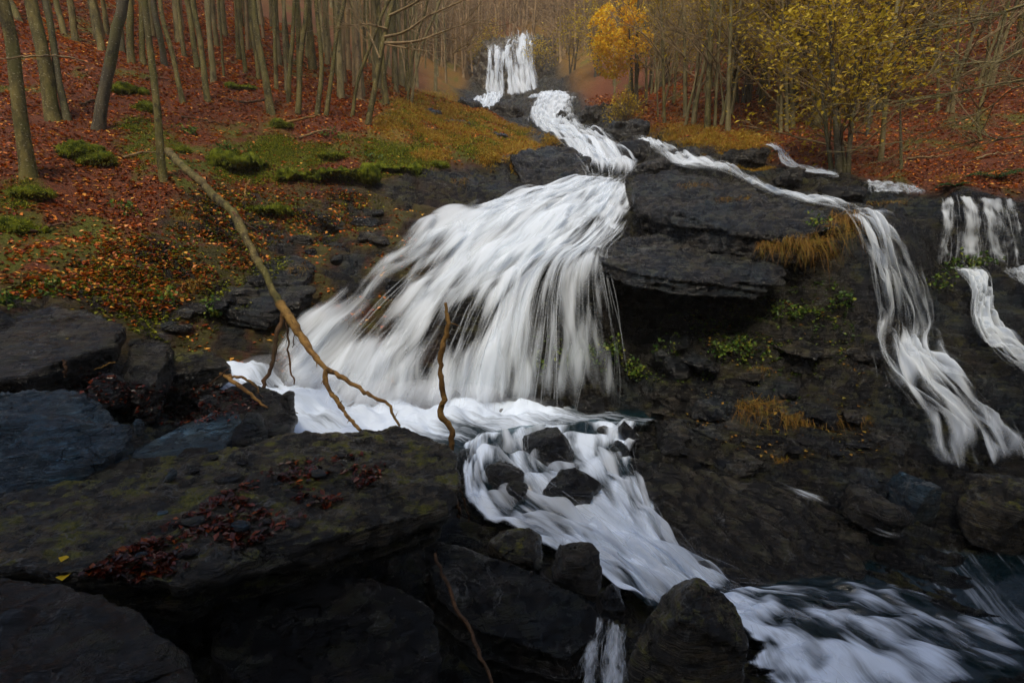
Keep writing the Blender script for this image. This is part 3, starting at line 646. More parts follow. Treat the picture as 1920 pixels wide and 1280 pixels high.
for name, label, bx, Y, mt, sd, kw in [
 ('boulder', 'rounded dark boulder splitting the water at the foot of the main fall', (972,795,1084,872), 5.2, M_rock_dark, 50, {}),
 ('boulder', 'small square rock right of the rounded boulder below the curtain', (1152,786,1208,834), 5.7, M_rock_dark, 51, {'pts': 12}),
 ('boulder', 'small dark rock in front of the square rock below the curtain', (1134,826,1182,866), 5.3, M_rock_dark, 52, {}),
 ('boulder', 'pale brown stone just above the small dark rock in the foam', (1115,798,1145,815), 5.8, M_rock_brown, 53, {}),
 ('boulder', 'black rock in the rapids nearest the slab corner', (900,862,992,925), 4.55, M_rock_dark, 54, {}),
 ('boulder', 'brown wet rock below the black rock in the rapids', (938,900,994,945), 4.35, M_rock_dark, 55, {}),
 ('boulder', 'black rock peeking out of the foam beside the slab corner', (846,838,905,885), 4.95, M_rock_dark, 56, {}),
 ('boulder', 'long wet purple brown rock washed over in the middle of the rapids', (1010,872,1128,978), 4.45, M_rock_dark, 57, {'depth': 0.8}),
 ('boulder', 'olive boulder at the head of the ribbed bedrock', (1168,856,1228,905), 5.2, M_rock_brown, 58, {}),
 ('boulder', 'dark boulder under the foliage right of the rapids head', (1215,808,1285,868), 5.9, M_rock_dark, 59, {}),
 ('boulder', 'dark mossy boulder left of the angular block in the rapids', (902,985,1032,1068), 3.5, M_rock_moss, 60, {}),
 ('boulder', 'angular brown block sitting at the foot of the rapids', (1022,1010,1134,1112), 3.2, M_rock_brown, 61, {'pts': 14}),
 ('boulder', 'small dark rock leaning on the angular block', (1108,1086,1178,1160), 3.05, M_rock_dark, 62, {'pts': 14}),
 ('boulder', 'large lichen spotted boulder at the bottom centre', (1160,1064,1412,1420), 2.45, M_rock_moss, 63, {'depth': 0.9, 'pts': 20}),
 ('boulder', 'brown mossy boulder at the right edge below the right hand fall', (1810,882,1990,1010), 4.6, M_rock_moss, 64, {}),
 ('boulder', 'grey blocky rock on the shore left of the blue rock', (1594,876,1668,924), 5.0, M_rock, 65, {'pts': 14}),
 ('boulder', 'blue grey rock on the shore under the right hand fall', (1664,884,1762,968), 4.8, M_rock_blue, 66, {'pts': 16}),
 ('boulder', 'flat brown rock in front of the grey shore rock', (1572,916,1694,976), 4.65, M_rock_brown, 67, {}),
 ('boulder', 'wet stone in the rapids right of the long washed rock', (1118,884,1168,918), 4.95, M_rock_dark, 170, {}),
 ('boulder', 'low wet stone at the right edge of the rapids', (1196,920,1246,952), 4.7, M_rock_brown, 171, {}),
 ('boulder', 'dark stone breaking the foam above the angular block', (1076,984,1124,1016), 4.05, M_rock_dark, 172, {}),
 ('boulder', 'small stone in the foam below the rounded boulder', (1050,866,1090,892), 4.9, M_rock_dark, 173, {}),
 ('boulder', 'flat wet stone beside the pool outlet', (1085,818,1130,842), 5.6, M_rock_dark, 174, {}),
 ('boulder', 'dark stone at the right end of the pool', (1228,786,1268,814), 6.3, M_rock_dark, 175, {}),
 ('boulder', 'wet stone half sunk in the lower stream', (1530,1120,1590,1160), 3.7, M_rock_dark, 176, {}),
 ('boulder', 'small black stone in the lower stream near the right edge', (1690,1150,1740,1180), 3.55, M_rock_dark, 177, {}),
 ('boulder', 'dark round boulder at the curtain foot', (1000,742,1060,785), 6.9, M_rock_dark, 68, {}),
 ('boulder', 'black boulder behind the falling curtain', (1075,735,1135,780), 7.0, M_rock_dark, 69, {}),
]: boulder(name, label, bx, Y, mt, seed=sd, **kw)
for k, (bx, Y, mt, lb) in enumerate([((1085,198,1185,226),25,M_rock_brown,'long slab on the right of the upper stream, highest'),((1118,232,1220,262),19.5,M_rock,'wet slab on the right of the upper stream, middle'),((1150,266,1232,302),15.5,M_rock_dark,'black boulder right of the stream throat'),((1195,292,1262,322),13.2,M_rock,'rounded rock where the rill leaves the stream'),((905,200,985,226),29,M_rock_brown,'mossy slab between the two upper branches'),((1038,208,1078,234),24,M_rock_dark,'dark rock splitting the upper stream'),((770,206,832,224),18.3,M_rock,'pale slab in the grassy bank, left one'),((855,184,905,202),33,M_rock,'far pale slab at the head of the grassy bank'),((820,228,882,244),18.0,M_rock,'flat slab in the middle of the grassy bank'),((893,246,955,266),16.6,M_rock,'wet slab at the lower edge of the grassy bank'),((1255,276,1330,306),13.9,M_rock,'layered rock left of the rusty right bank grass'),((1330,282,1440,316),12.7,M_rock_brown,'long pale slab below the right bank grass'),((1440,316,1520,350),11.0,M_rock_brown,'tilted slab beside the little trickle'),((1530,340,1620,372),9.9,M_rock_dark,'black ledge block below the trickle'),((1040,280,1060,300),14.5,M_rock_dark,'small rock at the left of the throat')]):
    boulder('stream_rock', lb, bx, Y, mt, depth=0.8, seed=140 + k, pts=16, voxel=pxm(bx[2] - bx[0], Y) / 38)
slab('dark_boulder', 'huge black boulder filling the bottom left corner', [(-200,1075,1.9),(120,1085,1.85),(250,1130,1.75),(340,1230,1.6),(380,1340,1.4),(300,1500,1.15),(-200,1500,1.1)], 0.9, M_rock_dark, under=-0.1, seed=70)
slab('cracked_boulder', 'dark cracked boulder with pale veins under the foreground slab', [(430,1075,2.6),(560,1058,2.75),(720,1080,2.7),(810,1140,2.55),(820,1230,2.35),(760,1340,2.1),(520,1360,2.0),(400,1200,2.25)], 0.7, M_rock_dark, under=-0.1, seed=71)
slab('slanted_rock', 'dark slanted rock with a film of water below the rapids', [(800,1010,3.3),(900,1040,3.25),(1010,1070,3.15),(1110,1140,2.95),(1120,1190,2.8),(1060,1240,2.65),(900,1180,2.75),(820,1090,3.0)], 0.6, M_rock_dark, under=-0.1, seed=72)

# ------------------------------------------------------------------ water
def guides(G, m=48, smooth_k=1):
    A = np.stack([resample(WL(g), m) for g in G])          # K x m x 3
    return A
def gsample(A, s, t):
    """bilinear sample of guide surface; s in 0..K-1, t in 0..1 (arrays)"""
    K, m, _ = A.shape
    s = np.clip(s, 0, K - 1 - 1e-6); tt = np.clip(t, 0, 1) * (m - 1 - 1e-6)
    i = s.astype(int); j = tt.astype(int); fs = s - i; ft = (tt - j)[..., None]
    fs = (fs)[..., None]
    a = A[i, j] * (1 - ft) + A[i, j + 1] * ft; b = A[i + 1, j] * (1 - ft) + A[i + 1, j + 1] * ft
    return a * (1 - fs) + b * fs
def strands(G, n, width, length=(0.25, 0.8), lift=(0.0, 0.08), jit=0.06, seg=18, dens=None, t_rng=(0.0, 1.0), seed=1, wander=0.25, clump=0):
    r = np.random.default_rng(seed); A = guides(G); K = A.shape[0]
    s0 = r.uniform(0, K - 1, n * 4); tc = r.uniform(t_rng[0], t_rng[1], n * 4)
    if clump:
        cs = r.uniform(0, K - 1, clump); k = r.integers(0, clump, n * 4); s0 = np.clip(cs[k] + r.normal(0, 0.035, n * 4), 0, K - 1)
    p = np.ones(n * 4) if dens is None else dens(s0 / (K - 1), tc)
    keep = np.nonzero(r.uniform(size=n * 4) < p)[0][:n]; s0 = s0[keep]; tc = tc[keep]; n = len(s0)
    ln = r.uniform(length[0], length[1], n)
    u = np.linspace(-0.5, 0.5, seg)[None]; t = tc[:, None] + ln[:, None] * u
    t = np.clip(t, t_rng[0] - 0.02, t_rng[1] + 0.02)
    ph = r.uniform(0, 100, n)
    s = s0[:, None] + wander * noise(np.stack([t.ravel() * 1.6, np.repeat(s0 * 1.7, seg), np.repeat(ph * 0.01, seg)], 1)).reshape(t.shape)
    P = gsample(A, s, t)
    S1 = gsample(A, s + 0.03, t) - gsample(A, s - 0.03, t); T = np.gradient(P, axis=1)
    T /= np.linalg.norm(T, axis=2, keepdims=True) + 1e-9; S1 /= np.linalg.norm(S1, axis=2, keepdims=True) + 1e-9
    N = np.cross(S1, T); N *= np.sign(N[..., 1:2] * -1 + N[..., 2:3] + 1e-6); N /= np.linalg.norm(N, axis=2, keepdims=True) + 1e-9
    lf = r.uniform(lift[0], lift[1], n)[:, None] * (0.6 + 0.4 * np.cos(u * math.pi * r.uniform(0.3, 1.5, n)[:, None]))
    jt = (noise(np.stack([t.ravel() * 5, np.repeat(ph, seg), np.repeat(ph * 0.3, seg)], 1)).reshape(t.shape)) * jit
    P = P + N * lf[..., None] + S1 * jt[..., None] + N * (jt * 0.5)[..., None]
    wv = width * r.lognormal(0, 0.5, n)[:, None] * np.cos(u * math.pi) ** 0.7
    tw = r.uniform(-0.9, 0.9, n)[:, None, None]
    D = S1 * np.cos(tw) + N * np.sin(tw)
    V = np.stack([P - D * wv[..., None] / 2, P + D * wv[..., None] / 2], 2).reshape(-1, 3)
    i = (np.arange(n)[:, None] * seg + np.arange(seg - 1)[None]).ravel() * 2
    F = np.stack([i, i + 1, i + 3, i + 2], 1)
    return V, F, np.repeat(N.reshape(-1, 3), 2, axis=0)
def sheet(G, dens, ns=60, m=120, lift=0.03, amp=0.03, fs=10.0, ft=3.0, seed=0, mat=None, name='water_film', vscale=1.0, billow=0.0, ledges=4, vary=0.3, margin=0.07, tail=0.06):
    A = guides(G, m=max(48, m)); K = A.shape[0]
    s, t = np.meshgrid(np.linspace(0, 1, ns), np.linspace(0, 1, m)); sv = s.ravel(); tv = t.ravel()
    P = gsample(A, sv * (K - 1), tv); S1 = gsample(A, sv * (K - 1) + 0.02, tv) - gsample(A, sv * (K - 1) - 0.02, tv)
    T = gsample(A, sv * (K - 1), tv + 0.01) - gsample(A, sv * (K - 1), tv - 0.01)
    N = np.cross(S1, T); N *= np.sign(-N[:, 1:2] + N[:, 2:3] + 1e-9); N /= np.linalg.norm(N, axis=1)[:, None] + 1e-9
    q = np.c_[sv * fs, tv * ft, np.full(len(sv), seed)]
    nz = fbm(q, 3)
    # water jumps off hidden ledges: bulges that rise quickly and run out downstream
    ph = tv * ledges + 0.9 * fbm(np.c_[sv * 5 + seed, tv * 1.2, np.full(len(sv), seed * 2.3)], 2); fr = ph - np.floor(ph)
    jump = sstep(0, 0.32, fr) * (1 - sstep(0.32, 1.0, fr))
    env = sstep(0, 0.08, tv)
    P = P + N * (lift + amp * nz + billow * jump * env)[:, None]
    wid = np.linalg.norm(A[0, m // 2] - A[-1, m // 2]); lenm = np.linalg.norm(np.diff(A[K // 2], axis=0), axis=1).sum()
    uv = np.c_[sv * wid / 2.0 + seed * 3.1, tv * lenm / 2.0 * vscale + seed * 1.7]
    i = np.arange(m - 1)[:, None] * ns + np.arange(ns - 1)[None]
    F = np.stack([i, i + 1, i + 1 + ns, i + ns], -1).reshape(-1, 4)
    me = mesh_np(name, P, F, mat or M_sheet, uv=uv)
    sw = sv + 0.05 * fbm(np.c_[sv * 2, tv * 7, np.full(len(sv), seed + 0.5)], 3) * sstep(0, 0.15, tv)
    edge = sstep(0, margin, sw) * sstep(0, margin, 1 - sw)
    ends = sstep(-0.01, 0.03, tv) * sstep(-0.01, tail, 1 - tv)
    lo = fbm(np.c_[sv * 9 + seed * 5, tv * 3.2, np.full(len(sv), seed)], 3)
    vattr(me, 'dens', np.clip(dens(sv, tv) + vary * lo + vary * 0.5 * (jump - 0.4), 0, 1.3) * (0.1 + 0.9 * edge) * ends); vattr(me, 'edge', sstep(0, 0.12, sw) * sstep(0, 0.12, 1 - sw) * ends)
    return me
def water(name, label, films, strand_sets):
    root = tag(thing(name, label, 'water'), label, 'water', kind='structure')
    for me in films: obj('water_film', me, root)
    if strand_sets:
        Vs, Fs, Ns, k = [], [], [], 0
        for V, F, N in strand_sets: Vs.append(V); Fs.append(F + k); Ns.append(N); k += len(V)
        me = mesh_np('water_strands', np.concatenate(Vs), np.concatenate(Fs), M_strand)
        a = me.attributes.new('wn', 'FLOAT_VECTOR', 'POINT'); a.data.foreach_set('vector', np.concatenate(Ns).astype(np.float32).ravel())
        o = obj('water_strands', me, root); o['kind'] = 'stuff'
    return root

def d_main(s, t):   # thick on the left and centre, thinning into a curtain on the right
    base = np.where(s < 0.66, 1.0, 1.0 - (s - 0.66) / 0.34 * 0.75)
    base = np.where(t < 0.30, np.maximum(base, 0.95), base)
    hole = np.exp(-((s - 0.42) / 0.10) ** 2 - ((t - 0.80) / 0.10) ** 2) * 0.75 + np.exp(-((s - 0.14) / 0.09) ** 2 - ((t - 0.70) / 0.12) ** 2) * 0.45
    hole = hole + np.exp(-((s - 0.72) / 0.10) ** 2 - ((t - 0.38) / 0.05) ** 2) * 0.6
    base = np.where((s > 0.74) & (t > 0.34), base * (1 - 0.40 * sstep(0.74, 0.84, s) * sstep(0.34, 0.46, t)), base)
    veil = 1 - 0.34 * sstep(0.45, 0.8, t) * (0.4 + 0.6 * sstep(-0.2, 0.4, noise(np.c_[np.asarray(s) * 9.0, np.asarray(t) * 1.2, np.full(len(s), 3.3)])))
    return np.clip(base * veil - hole, 0.03, 1.0)
water('main_waterfall', 'broad white silky waterfall fanning over rock in the middle',
  [sheet(MAIN, lambda s, t: 0.68 * d_main(s, t), 120, 150, 0.02, 0.015, 16, 5, 1, billow=0.04, ledges=4, vary=0.36, margin=0.12),
   sheet(MAIN[:7], lambda s, t: 0.50 * d_main(s * 0.86, t), 110, 140, 0.06, 0.025, 12, 5, 2, billow=0.06, ledges=5, vary=0.42),
   sheet(MAIN[:6], lambda s, t: 0.40 * d_main(s * 0.72, t), 100, 130, 0.11, 0.03, 12, 5, 3, billow=0.09, ledges=6, vary=0.5),
   sheet(MAIN[4:], lambda s, t: (0.45 - 0.12 * s) * sstep(0.12, 0.3, t) * (1 - 0.35 * sstep(0.55, 1.0, t)), 90, 130, 0.03, 0.02, 14, 3, 36, vary=0.35, margin=0.15, tail=0.1),
   sheet(MAIN[5:], lambda s, t: 0.38 * sstep(0.15, 0.35, t) * (1 - 0.4 * sstep(0.55, 1.0, t)), 80, 120, 0.09, 0.02, 14, 3, 37, vary=0.4, margin=0.2, tail=0.1)],
  [strands(MAIN[1:6], 700, 0.012, (0.06, 0.2), (0.02, 0.22), 0.06, 12, d_main, (0, 0.97), 1),
   strands(MAIN[5:], 170, 0.010, (0.12, 0.6), (0.0, 0.14), 0.05, 18, lambda s, t: np.where(t > 0.3, 1, 0.5) * np.clip(1.15 - s, 0.25, 1), (0.2, 0.98), 2, 0.3, clump=34)])
water('upper_stream', 'white stream tumbling down slabs from the far waterfall',
  [sheet(UP, lambda s, t: 0.80 - 0.34 * sstep(0.55, 0.95, s) - 0.1 * np.sin(t * 31), 50, 180, 0.04, 0.06, 8, 24, 3, billow=0.12, ledges=16, vary=0.5, vscale=0.8, margin=0.18), sheet(UP, lambda s, t: 0.55 - 0.25 * s, 50, 180, 0.12, 0.08, 8, 24, 31, billow=0.18, ledges=13, vary=0.6, vscale=0.8, margin=0.18)],
  [strands(UP, 350, 0.014, (0.03, 0.09), (0.02, 0.3), 0.15, 10, None, (0.3, 1), 4)])
water('left_branch', 'small white branch of the stream left of the far slabs', [sheet(UPL, lambda s, t: 0.7 + 0 * s, 30, 60, 0.1, 0.12, 6, 9, 4, billow=0.2, vary=0.5), sheet(UPL, lambda s, t: 0.5 + 0 * s, 30, 60, 0.25, 0.15, 6, 9, 32, billow=0.25, vary=0.6)], [])
water('shelf_rill', 'thin rill running down the upper shelf towards the right hand fall', [sheet(RILL, lambda s, t: 0.50 - 0.12 * np.abs(s - 0.5) + 0.16 * np.sin(t * 17), 30, 140, 0.05, 0.04, 6, 16, 5, billow=0.1, ledges=9, margin=0.3)], [strands(RILL, 500, 0.008, (0.05, 0.2), (0.02, 0.15), 0.06, 10, None, (0, 1), 6, 0.5)])
water('right_waterfall', 'tall thin veil of water falling at the right', [sheet(RFALL, lambda s, t: 0.37 - 0.02 * t - 0.10 * np.exp(-((t - 0.42) / 0.12) ** 2) + 0.22 * np.exp(-((t - 0.62) / 0.1) ** 2), 70, 160, 0.03, 0.05, 12, 5, 6, billow=0.08, vary=0.45, tail=0.05, vscale=1.3, margin=0.22), sheet(RFALL, lambda s, t: 0.22 - 0.0 * t + 0.2 * np.exp(-((t - 0.62) / 0.1) ** 2), 70, 160, 0.1, 0.05, 12, 5, 33, billow=0.14, vary=0.5, tail=0.05, vscale=1.3, margin=0.22)],
  [strands(RFALL, 60, 0.004, (0.05, 0.16), (0.0, 0.15), 0.08, 12, lambda s, t: 0.5 + 0.5 * np.exp(-((t - 0.6) / 0.2) ** 2), (0, 0.85), 7, 0.35),
   strands(RFALL, 70, 0.007, (0.08, 0.3), (0.0, 0.1), 0.05, 14, None, (0, 0.7), 8, 0.2, clump=26)])
water('edge_waterfall', 'curtain of water over the ledge at the far right edge', [sheet(RR1, lambda s, t: 0.44 - 0.2 * t + 0.14 * np.sin(s * 20), 50, 50, 0.02, 0.03, 12, 3, 7), sheet(RR2, lambda s, t: 0.45 + 0.1 * np.sin(t * 14), 30, 80, 0.03, 0.05, 8, 6, 8, billow=0.1), sheet(RR3, lambda s, t: 0.45 + 0 * s, 24, 40, 0.03, 0.05, 8, 6, 9, billow=0.1)],
  [strands(RR1, 50, 0.009, (0.4, 1.0), (0, 0.06), 0.03, 14, None, (0, 1), 9, 0.15, clump=34), strands(RR2, 300, 0.008, (0.15, 0.4), (0, 0.1), 0.05, 14, None, (0, 1), 10), strands(RR3, 200, 0.008, (0.2, 0.5), (0, 0.1), 0.05, 12, None, (0, 1), 11)])
water('bank_trickle', 'little white trickle below the leafy right bank', [sheet(TRK, lambda s, t: 0.55 + 0.1 * np.sin(t * 16), 20, 60, 0.03, 0.04, 5, 8, 10), sheet(CAS, lambda s, t: 0.5 + 0 * s, 40, 24, 0.03, 0.03, 12, 3, 11)],
  [strands(TRK, 200, 0.010, (0.1, 0.3), (0, 0.08), 0.04, 10, None, (0, 1), 12), strands(CAS, 300, 0.009, (0.4, 0.9), (0, 0.06), 0.02, 10, None, (0, 1), 13, 0.1, clump=24)])
# pool at the foot of the main fall
def build_pool():
    poly = WL([(325,716,6.15),(400,704,6.4),(470,690,6.6),(560,740,6.4),(700,770,6.35),(830,770,6.5),(960,770,6.9),(1060,770,7.1),(1190,772,7.2),(1230,785,6.7),(1205,800,6.2),(1090,805,5.9),(980,820,5.6),(900,850,5.1),(850,870,4.85),(720,870,4.9),(600,850,5.0),(500,800,5.2),(420,740,5.7)])
    x0, y0 = poly[:, :2].min(0) - 0.2; x1, y1 = poly[:, :2].max(0) + 0.2
    nx, ny = 190, 110; X, Y = np.meshgrid(np.linspace(x0, x1, nx), np.linspace(y0, y1, ny)); x = X.ravel(); y = Y.ravel()
    d = ((x[:, None] - poly[None, :, 0]) ** 2 + (y[:, None] - poly[None, :, 1]) ** 2) + 0.02
    wt = 1 / d ** 1.5; z = (wt @ poly[:, 2]) / wt.sum(1)
    sd = poly_sd(np.c_[x, y], poly[:, :2])
    foot = guides(MAIN)[:, -1]                                      # the line where the fall lands: churned up
    df = np.sqrt(((x[:, None] - foot[None, :, 0]) ** 2 + (y[:, None] - foot[None, :, 1]) ** 2)).min(1)
    ch = np.exp(-(df / 0.8) ** 2) * (0.3 + 0.7 * sstep(1.1, 0.1, x))
    z = z + 0.02 + 0.05 * fbm(np.c_[x, y, x * 0] * 2.4, 4) * (0.5 + 2 * ch) + 0.10 * ch
    keep = sd < 0.12
    idx = np.full(nx * ny, -1); idx[keep] = np.arange(keep.sum())
    i = (np.arange(ny - 1)[:, None] * nx + np.arange(nx - 1)[None]).ravel(); Q = np.stack([i, i + 1, i + 1 + nx, i + nx], 1)
    Q = idx[Q]; Q = Q[(Q >= 0).all(1)]
    me = mesh_np('pool_surface', np.c_[x, y, z][keep], Q, M_stream, uv=np.c_[y * 0.6 + 0.3 * x, x * 0.6 - 0.2 * y][keep])
    vattr(me, 'dens', (0.40 + 0.45 * ch + 0.32 * fbm(np.c_[x, y, x * 0] * 0.9, 2) - 0.10 * sstep(0.4, 1.0, x) - 0.3 * sstep(-2.6, -3.4, x))[keep]); vattr(me, 'edge', sstep(0.12, -0.2, sd)[keep])
    return me
water('pool', 'foaming pool at the foot of the main waterfall', [build_pool()], [])
water('rapids', 'white rapids rushing between boulders below the pool',
  [sheet(LOW, lambda s, t: 0.42 + 0.12 * np.sin(s * 9 + t * 4) + 0.24 * sstep(0.4, 0.6, t), 90, 120, 0.02, 0.025, 7, 6, 12, M_stream, billow=0.06, ledges=6, margin=0.02, vary=0.45),
   sheet(LOW, lambda s, t: 0.24 + 0.2 * sstep(0.3, 0.6, t), 90, 120, 0.05, 0.025, 7, 6, 34, None, billow=0.08, ledges=5, vary=0.5)],
  [strands(LOW, 250, 0.005, (0.12, 0.35), (0.04, 0.2), 0.06, 14, lambda s, t: 0.4 + 0.6 * sstep(0.2, 0.6, t), (0, 1), 14, 0.5)])
water('lower_stream', 'blue white stream rushing away at the lower right',
  [sheet(BOT, lambda s, t: 0.60 - 0.5 * s ** 1.3 + 0.1 * np.sin(t * 7 + s * 5), 80, 100, 0.02, 0.025, 5, 4, 13, M_stream, billow=0.04, margin=0.01, vary=0.4),
   sheet(BOT, lambda s, t: 0.30 - 0.4 * s, 80, 100, 0.04, 0.025, 5, 4, 35, None, billow=0.05, vary=0.5)],
  [strands(BOT, 120, 0.004, (0.12, 0.4), (0.02, 0.14), 0.07, 14, lambda s, t: np.clip(1.0 - 1.2 * s, 0.05, 1), (0, 1), 15, 0.6)])
water('side_run', 'thin run of water over the ribbed bedrock into the dark pool', [sheet(SIDE, lambda s, t: -0.15 + 0.65 * np.exp(-((t - 0.5) / 0.09) ** 2) + 0.6 * np.exp(-((t - 0.8) / 0.08) ** 2), 24, 90, 0.03, 0.03, 5, 6, 14, margin=0.3)], [strands(SIDE, 12, 0.004, (0.08, 0.25), (0.01, 0.07), 0.05, 12, lambda s, t: 0.15 + np.exp(-((t - 0.5) / 0.1) ** 2) + np.exp(-((t - 0.8) / 0.1) ** 2), (0, 1), 16, 0.4)])
water('spout', 'small spout of water pouring between the bottom boulders', [sheet(SPOUT, lambda s, t: 0.36 + 0.2 * np.sin(s * 11), 30, 50, 0.02, 0.03, 7, 3, 15)], [strands(SPOUT, 250, 0.004, (0.2, 0.6), (0, 0.06), 0.03, 14, None, (0, 1), 17, 0.2, clump=30)])
# dark pool at the right and under the foreground
def flat_water(name, label, pts, dens, z=None):
    poly = WL(pts); x0, y0 = poly[:, :2].min(0); x1, y1 = poly[:, :2].max(0); n = 60
    X, Y = np.meshgrid(np.linspace(x0, x1, n), np.linspace(y0, y1, n)); x = X.ravel(); y = Y.ravel()
    c, *_ = np.linalg.lstsq(np.c_[poly[:, :2], np.ones(len(poly))], poly[:, 2], rcond=None)
    zz = np.c_[x, y, np.ones(len(x))] @ c - 0.09 + 0.015 * fbm(np.c_[x, y, x * 0] * 3, 3)
    keep = poly_sd(np.c_[x, y], poly[:, :2]) < 0.05; idx = np.full(n * n, -1); idx[keep] = np.arange(keep.sum())
    i = (np.arange(n - 1)[:, None] * n + np.arange(n - 1)[None]).ravel(); Q = idx[np.stack([i, i + 1, i + 1 + n, i + n], 1)]; Q = Q[(Q >= 0).all(1)]
    me = mesh_np('pool_surface', np.c_[x, y, zz][keep], Q, M_stream, uv=np.c_[x * 0.5, y * 0.5][keep]); vattr(me, 'dens', np.full(keep.sum(), dens)); vattr(me, 'edge', sstep(0.0, -0.25, poly_sd(np.c_[x, y], poly[:, :2]))[keep])
    return water(name, label, [me], [])
flat_water('dark_pool', 'dark still pool below the right hand fall', [(1500,960,4.75),(1760,1000,4.5),(1960,1010,4.45),(2100,1100,4.0),(2050,1230,3.45),(1900,1180,3.6),(1720,1110,3.95),(1520,1090,4.05)], 0.28)

# far waterfall on its cliff
def far_fall():
    Yc = 52
    T = [W(x, y, Y) for x, y, Y in [(890,95,56),(915,88,54),(940,78,54.5),(985,66,55),(1003,72,55),(1030,88,57),(1060,120,58)]]
    hulls = [WL([(905,184,51),(1012,182,51),(908,130,52),(1006,150,52),(918,92,53),(945,88,53),(955,74,54),(1000,72,54),(1012,110,54),(880,150,55),(1050,150,56),(900,84,60),(1040,76,60),(1060,185,56),(850,187,55)]), WL([(830,186,54),(905,186,52),(905,130,55),(850,135,57),(880,110,60),(820,150,62)]), WL([(1005,184,52),(1090,186,54),(1080,140,57),(1015,110,55),(1040,95,60),(1100,150,62)])]
    me = rock_mesh('cliff', hulls, 0.16, M_cliff, disp=0.45, strata=0.5, layer=0.6, seed=80)
    o = obj('cliff', me); tag(o, 'brown layered cliff behind the far waterfall', 'cliff'); ROCKS.append(o)
    A = [[(912,120,51.6),(918,95,51.9)],]
    L = [[(919,98,53.2),(915,112,51.7),(912,140,51.3),(910,180,50.8)],[(930,86,53.6),(930,104,51.8),(930,145,51.2),(932,182,50.6)],[(941,98,53.2),(944,120,51.6),(944,150,51.2),(946,184,50.5)]]
    R = [[(950,82,54),(944,110,51.8),(948,145,51.2),(950,184,50.5)],[(968,70,54.6),(964,105,52),(966,140,51.3),(970,184,50.4)],[(985,68,54.8),(985,105,52),(990,140,51.2),(995,180,50.5)],[(997,72,54.6),(998,110,52),(1003,145,51.3),(1010,178,50.7)]]
    def ds(s, t): return 0.50 + 0.25 * np.sin(s * 14) * (t < 0.6) + 0.2 * sstep(0.55, 0.8, t)
    water('far_waterfall', 'tall twin waterfall pouring over the cliff in the distance', [sheet(L, ds, 30, 50, 0.25, 0.2, 8, 3, 16), sheet(R, ds, 40, 50, 0.25, 0.25, 8, 3, 17)],
          [strands(L, 200, 0.03, (0.2, 0.7), (0.1, 0.7), 0.2, 12, None, (0, 1), 18, 0.3), strands(R, 300, 0.03, (0.2, 0.7), (0.1, 0.7), 0.2, 12, None, (0, 1), 19, 0.3)])
far_fall()

# ------------------------------------------------------------------ trees
def twig_tree(seed, height=9.0, r0=0.09, lean=0.05, first=0.3, n1=16, up=0.75, len1=0.32, sub=6, tw=4, wig=0.05, leaf=None, stems=1, thick=1.0, seg=(6, 4)):
    """bare tree: returns (trunk tubes, crown tubes, twig tips)"""
    r = np.random.default_rng(seed); TR = Tubes(); CR = Tubes(); tips = []
    for st in range(stems):
        ang = r.uniform(0, 6.28); ln = lean * (1 if stems == 1 else 3.0)
        z = np.linspace(0, 1, 14)
        P = np.c_[height * ln * z * math.cos(ang) + wig * height * 0.25 * np.cumsum(r.normal(0, .12, 14)), height * ln * z * math.sin(ang) + wig * height * 0.25 * np.cumsum(r.normal(0, .12, 14)), height * z * (1 if st == 0 else r.uniform(.7, .95))]
        P[0, 2] = -0.3; P[:, :2] -= P[0, :2] - (0 if stems == 1 else r.normal(0, 0.12, 2))
        rad = r0 * (1 - z) ** 0.8 * (1 if st == 0 else 0.7) + 0.008; rad[0] *= 1.5; rad[1] *= 1.1
        TR.add(P, rad, 7)
        for k in range(n1):
            f = first + (1 - first) * (k + r.uniform()) / n1; b = np.array([np.interp(f, z, P[:, c]) for c in range(3)])
            a = r.uniform(0, 6.28); L = height * len1 * (1.15 - f) * r.uniform(0.5, 1.2) + 0.3
            d = np.array((math.cos(a), math.sin(a), up * r.uniform(0.4, 1.4))); d /= np.linalg.norm(d)
            m = seg[0]; q = np.linspace(0, 1, m)[:, None]
            B = b + d * L * q + np.array((0, 0, 1)) * (q ** 2) * L * 0.18 + np.cumsum(r.normal(0, 0.03 * L, (m, 3)), 0) * q
            rb = np.interp(f, z, rad) * 0.5
            CR.add(B, rb * (1 - q[:, 0]) + 0.004 * thick, 4 if thick == 1 else 3); tips.append(B[-1])
            for j in range(sub):
                g = r.uniform(0.25, 1.0); bb = np.array([np.interp(g, q[:, 0], B[:, c]) for c in range(3)])
                dd = d + r.normal(0, 0.7, 3); dd[2] += 0.25; dd /= np.linalg.norm(dd); L2 = L * r.uniform(0.25, 0.55)
                q2 = np.linspace(0, 1, seg[1])[:, None]; B2 = bb + dd * L2 * q2 + np.cumsum(r.normal(0, 0.04 * L2, (seg[1], 3)), 0) * q2
                CR.add(B2, (0.009 * (1 - q2[:, 0]) + 0.003) * thick, 3); tips.append(B2[-1]); tips.append(B2[-1] * .6 + B2[0] * .4)
                for h in range(tw):
                    g2 = r.uniform(0.3, 1.0); bb2 = bb + dd * L2 * g2; d3 = dd + r.normal(0, 0.6, 3); d3 /= np.linalg.norm(d3); L3 = L2 * r.uniform(0.3, 0.6)
                    CR.add(np.array([bb2, bb2 + d3 * L3]), (0.005, 0.002), 3); tips.append(bb2 + d3 * L3)
    return TR, CR, np.array(tips)
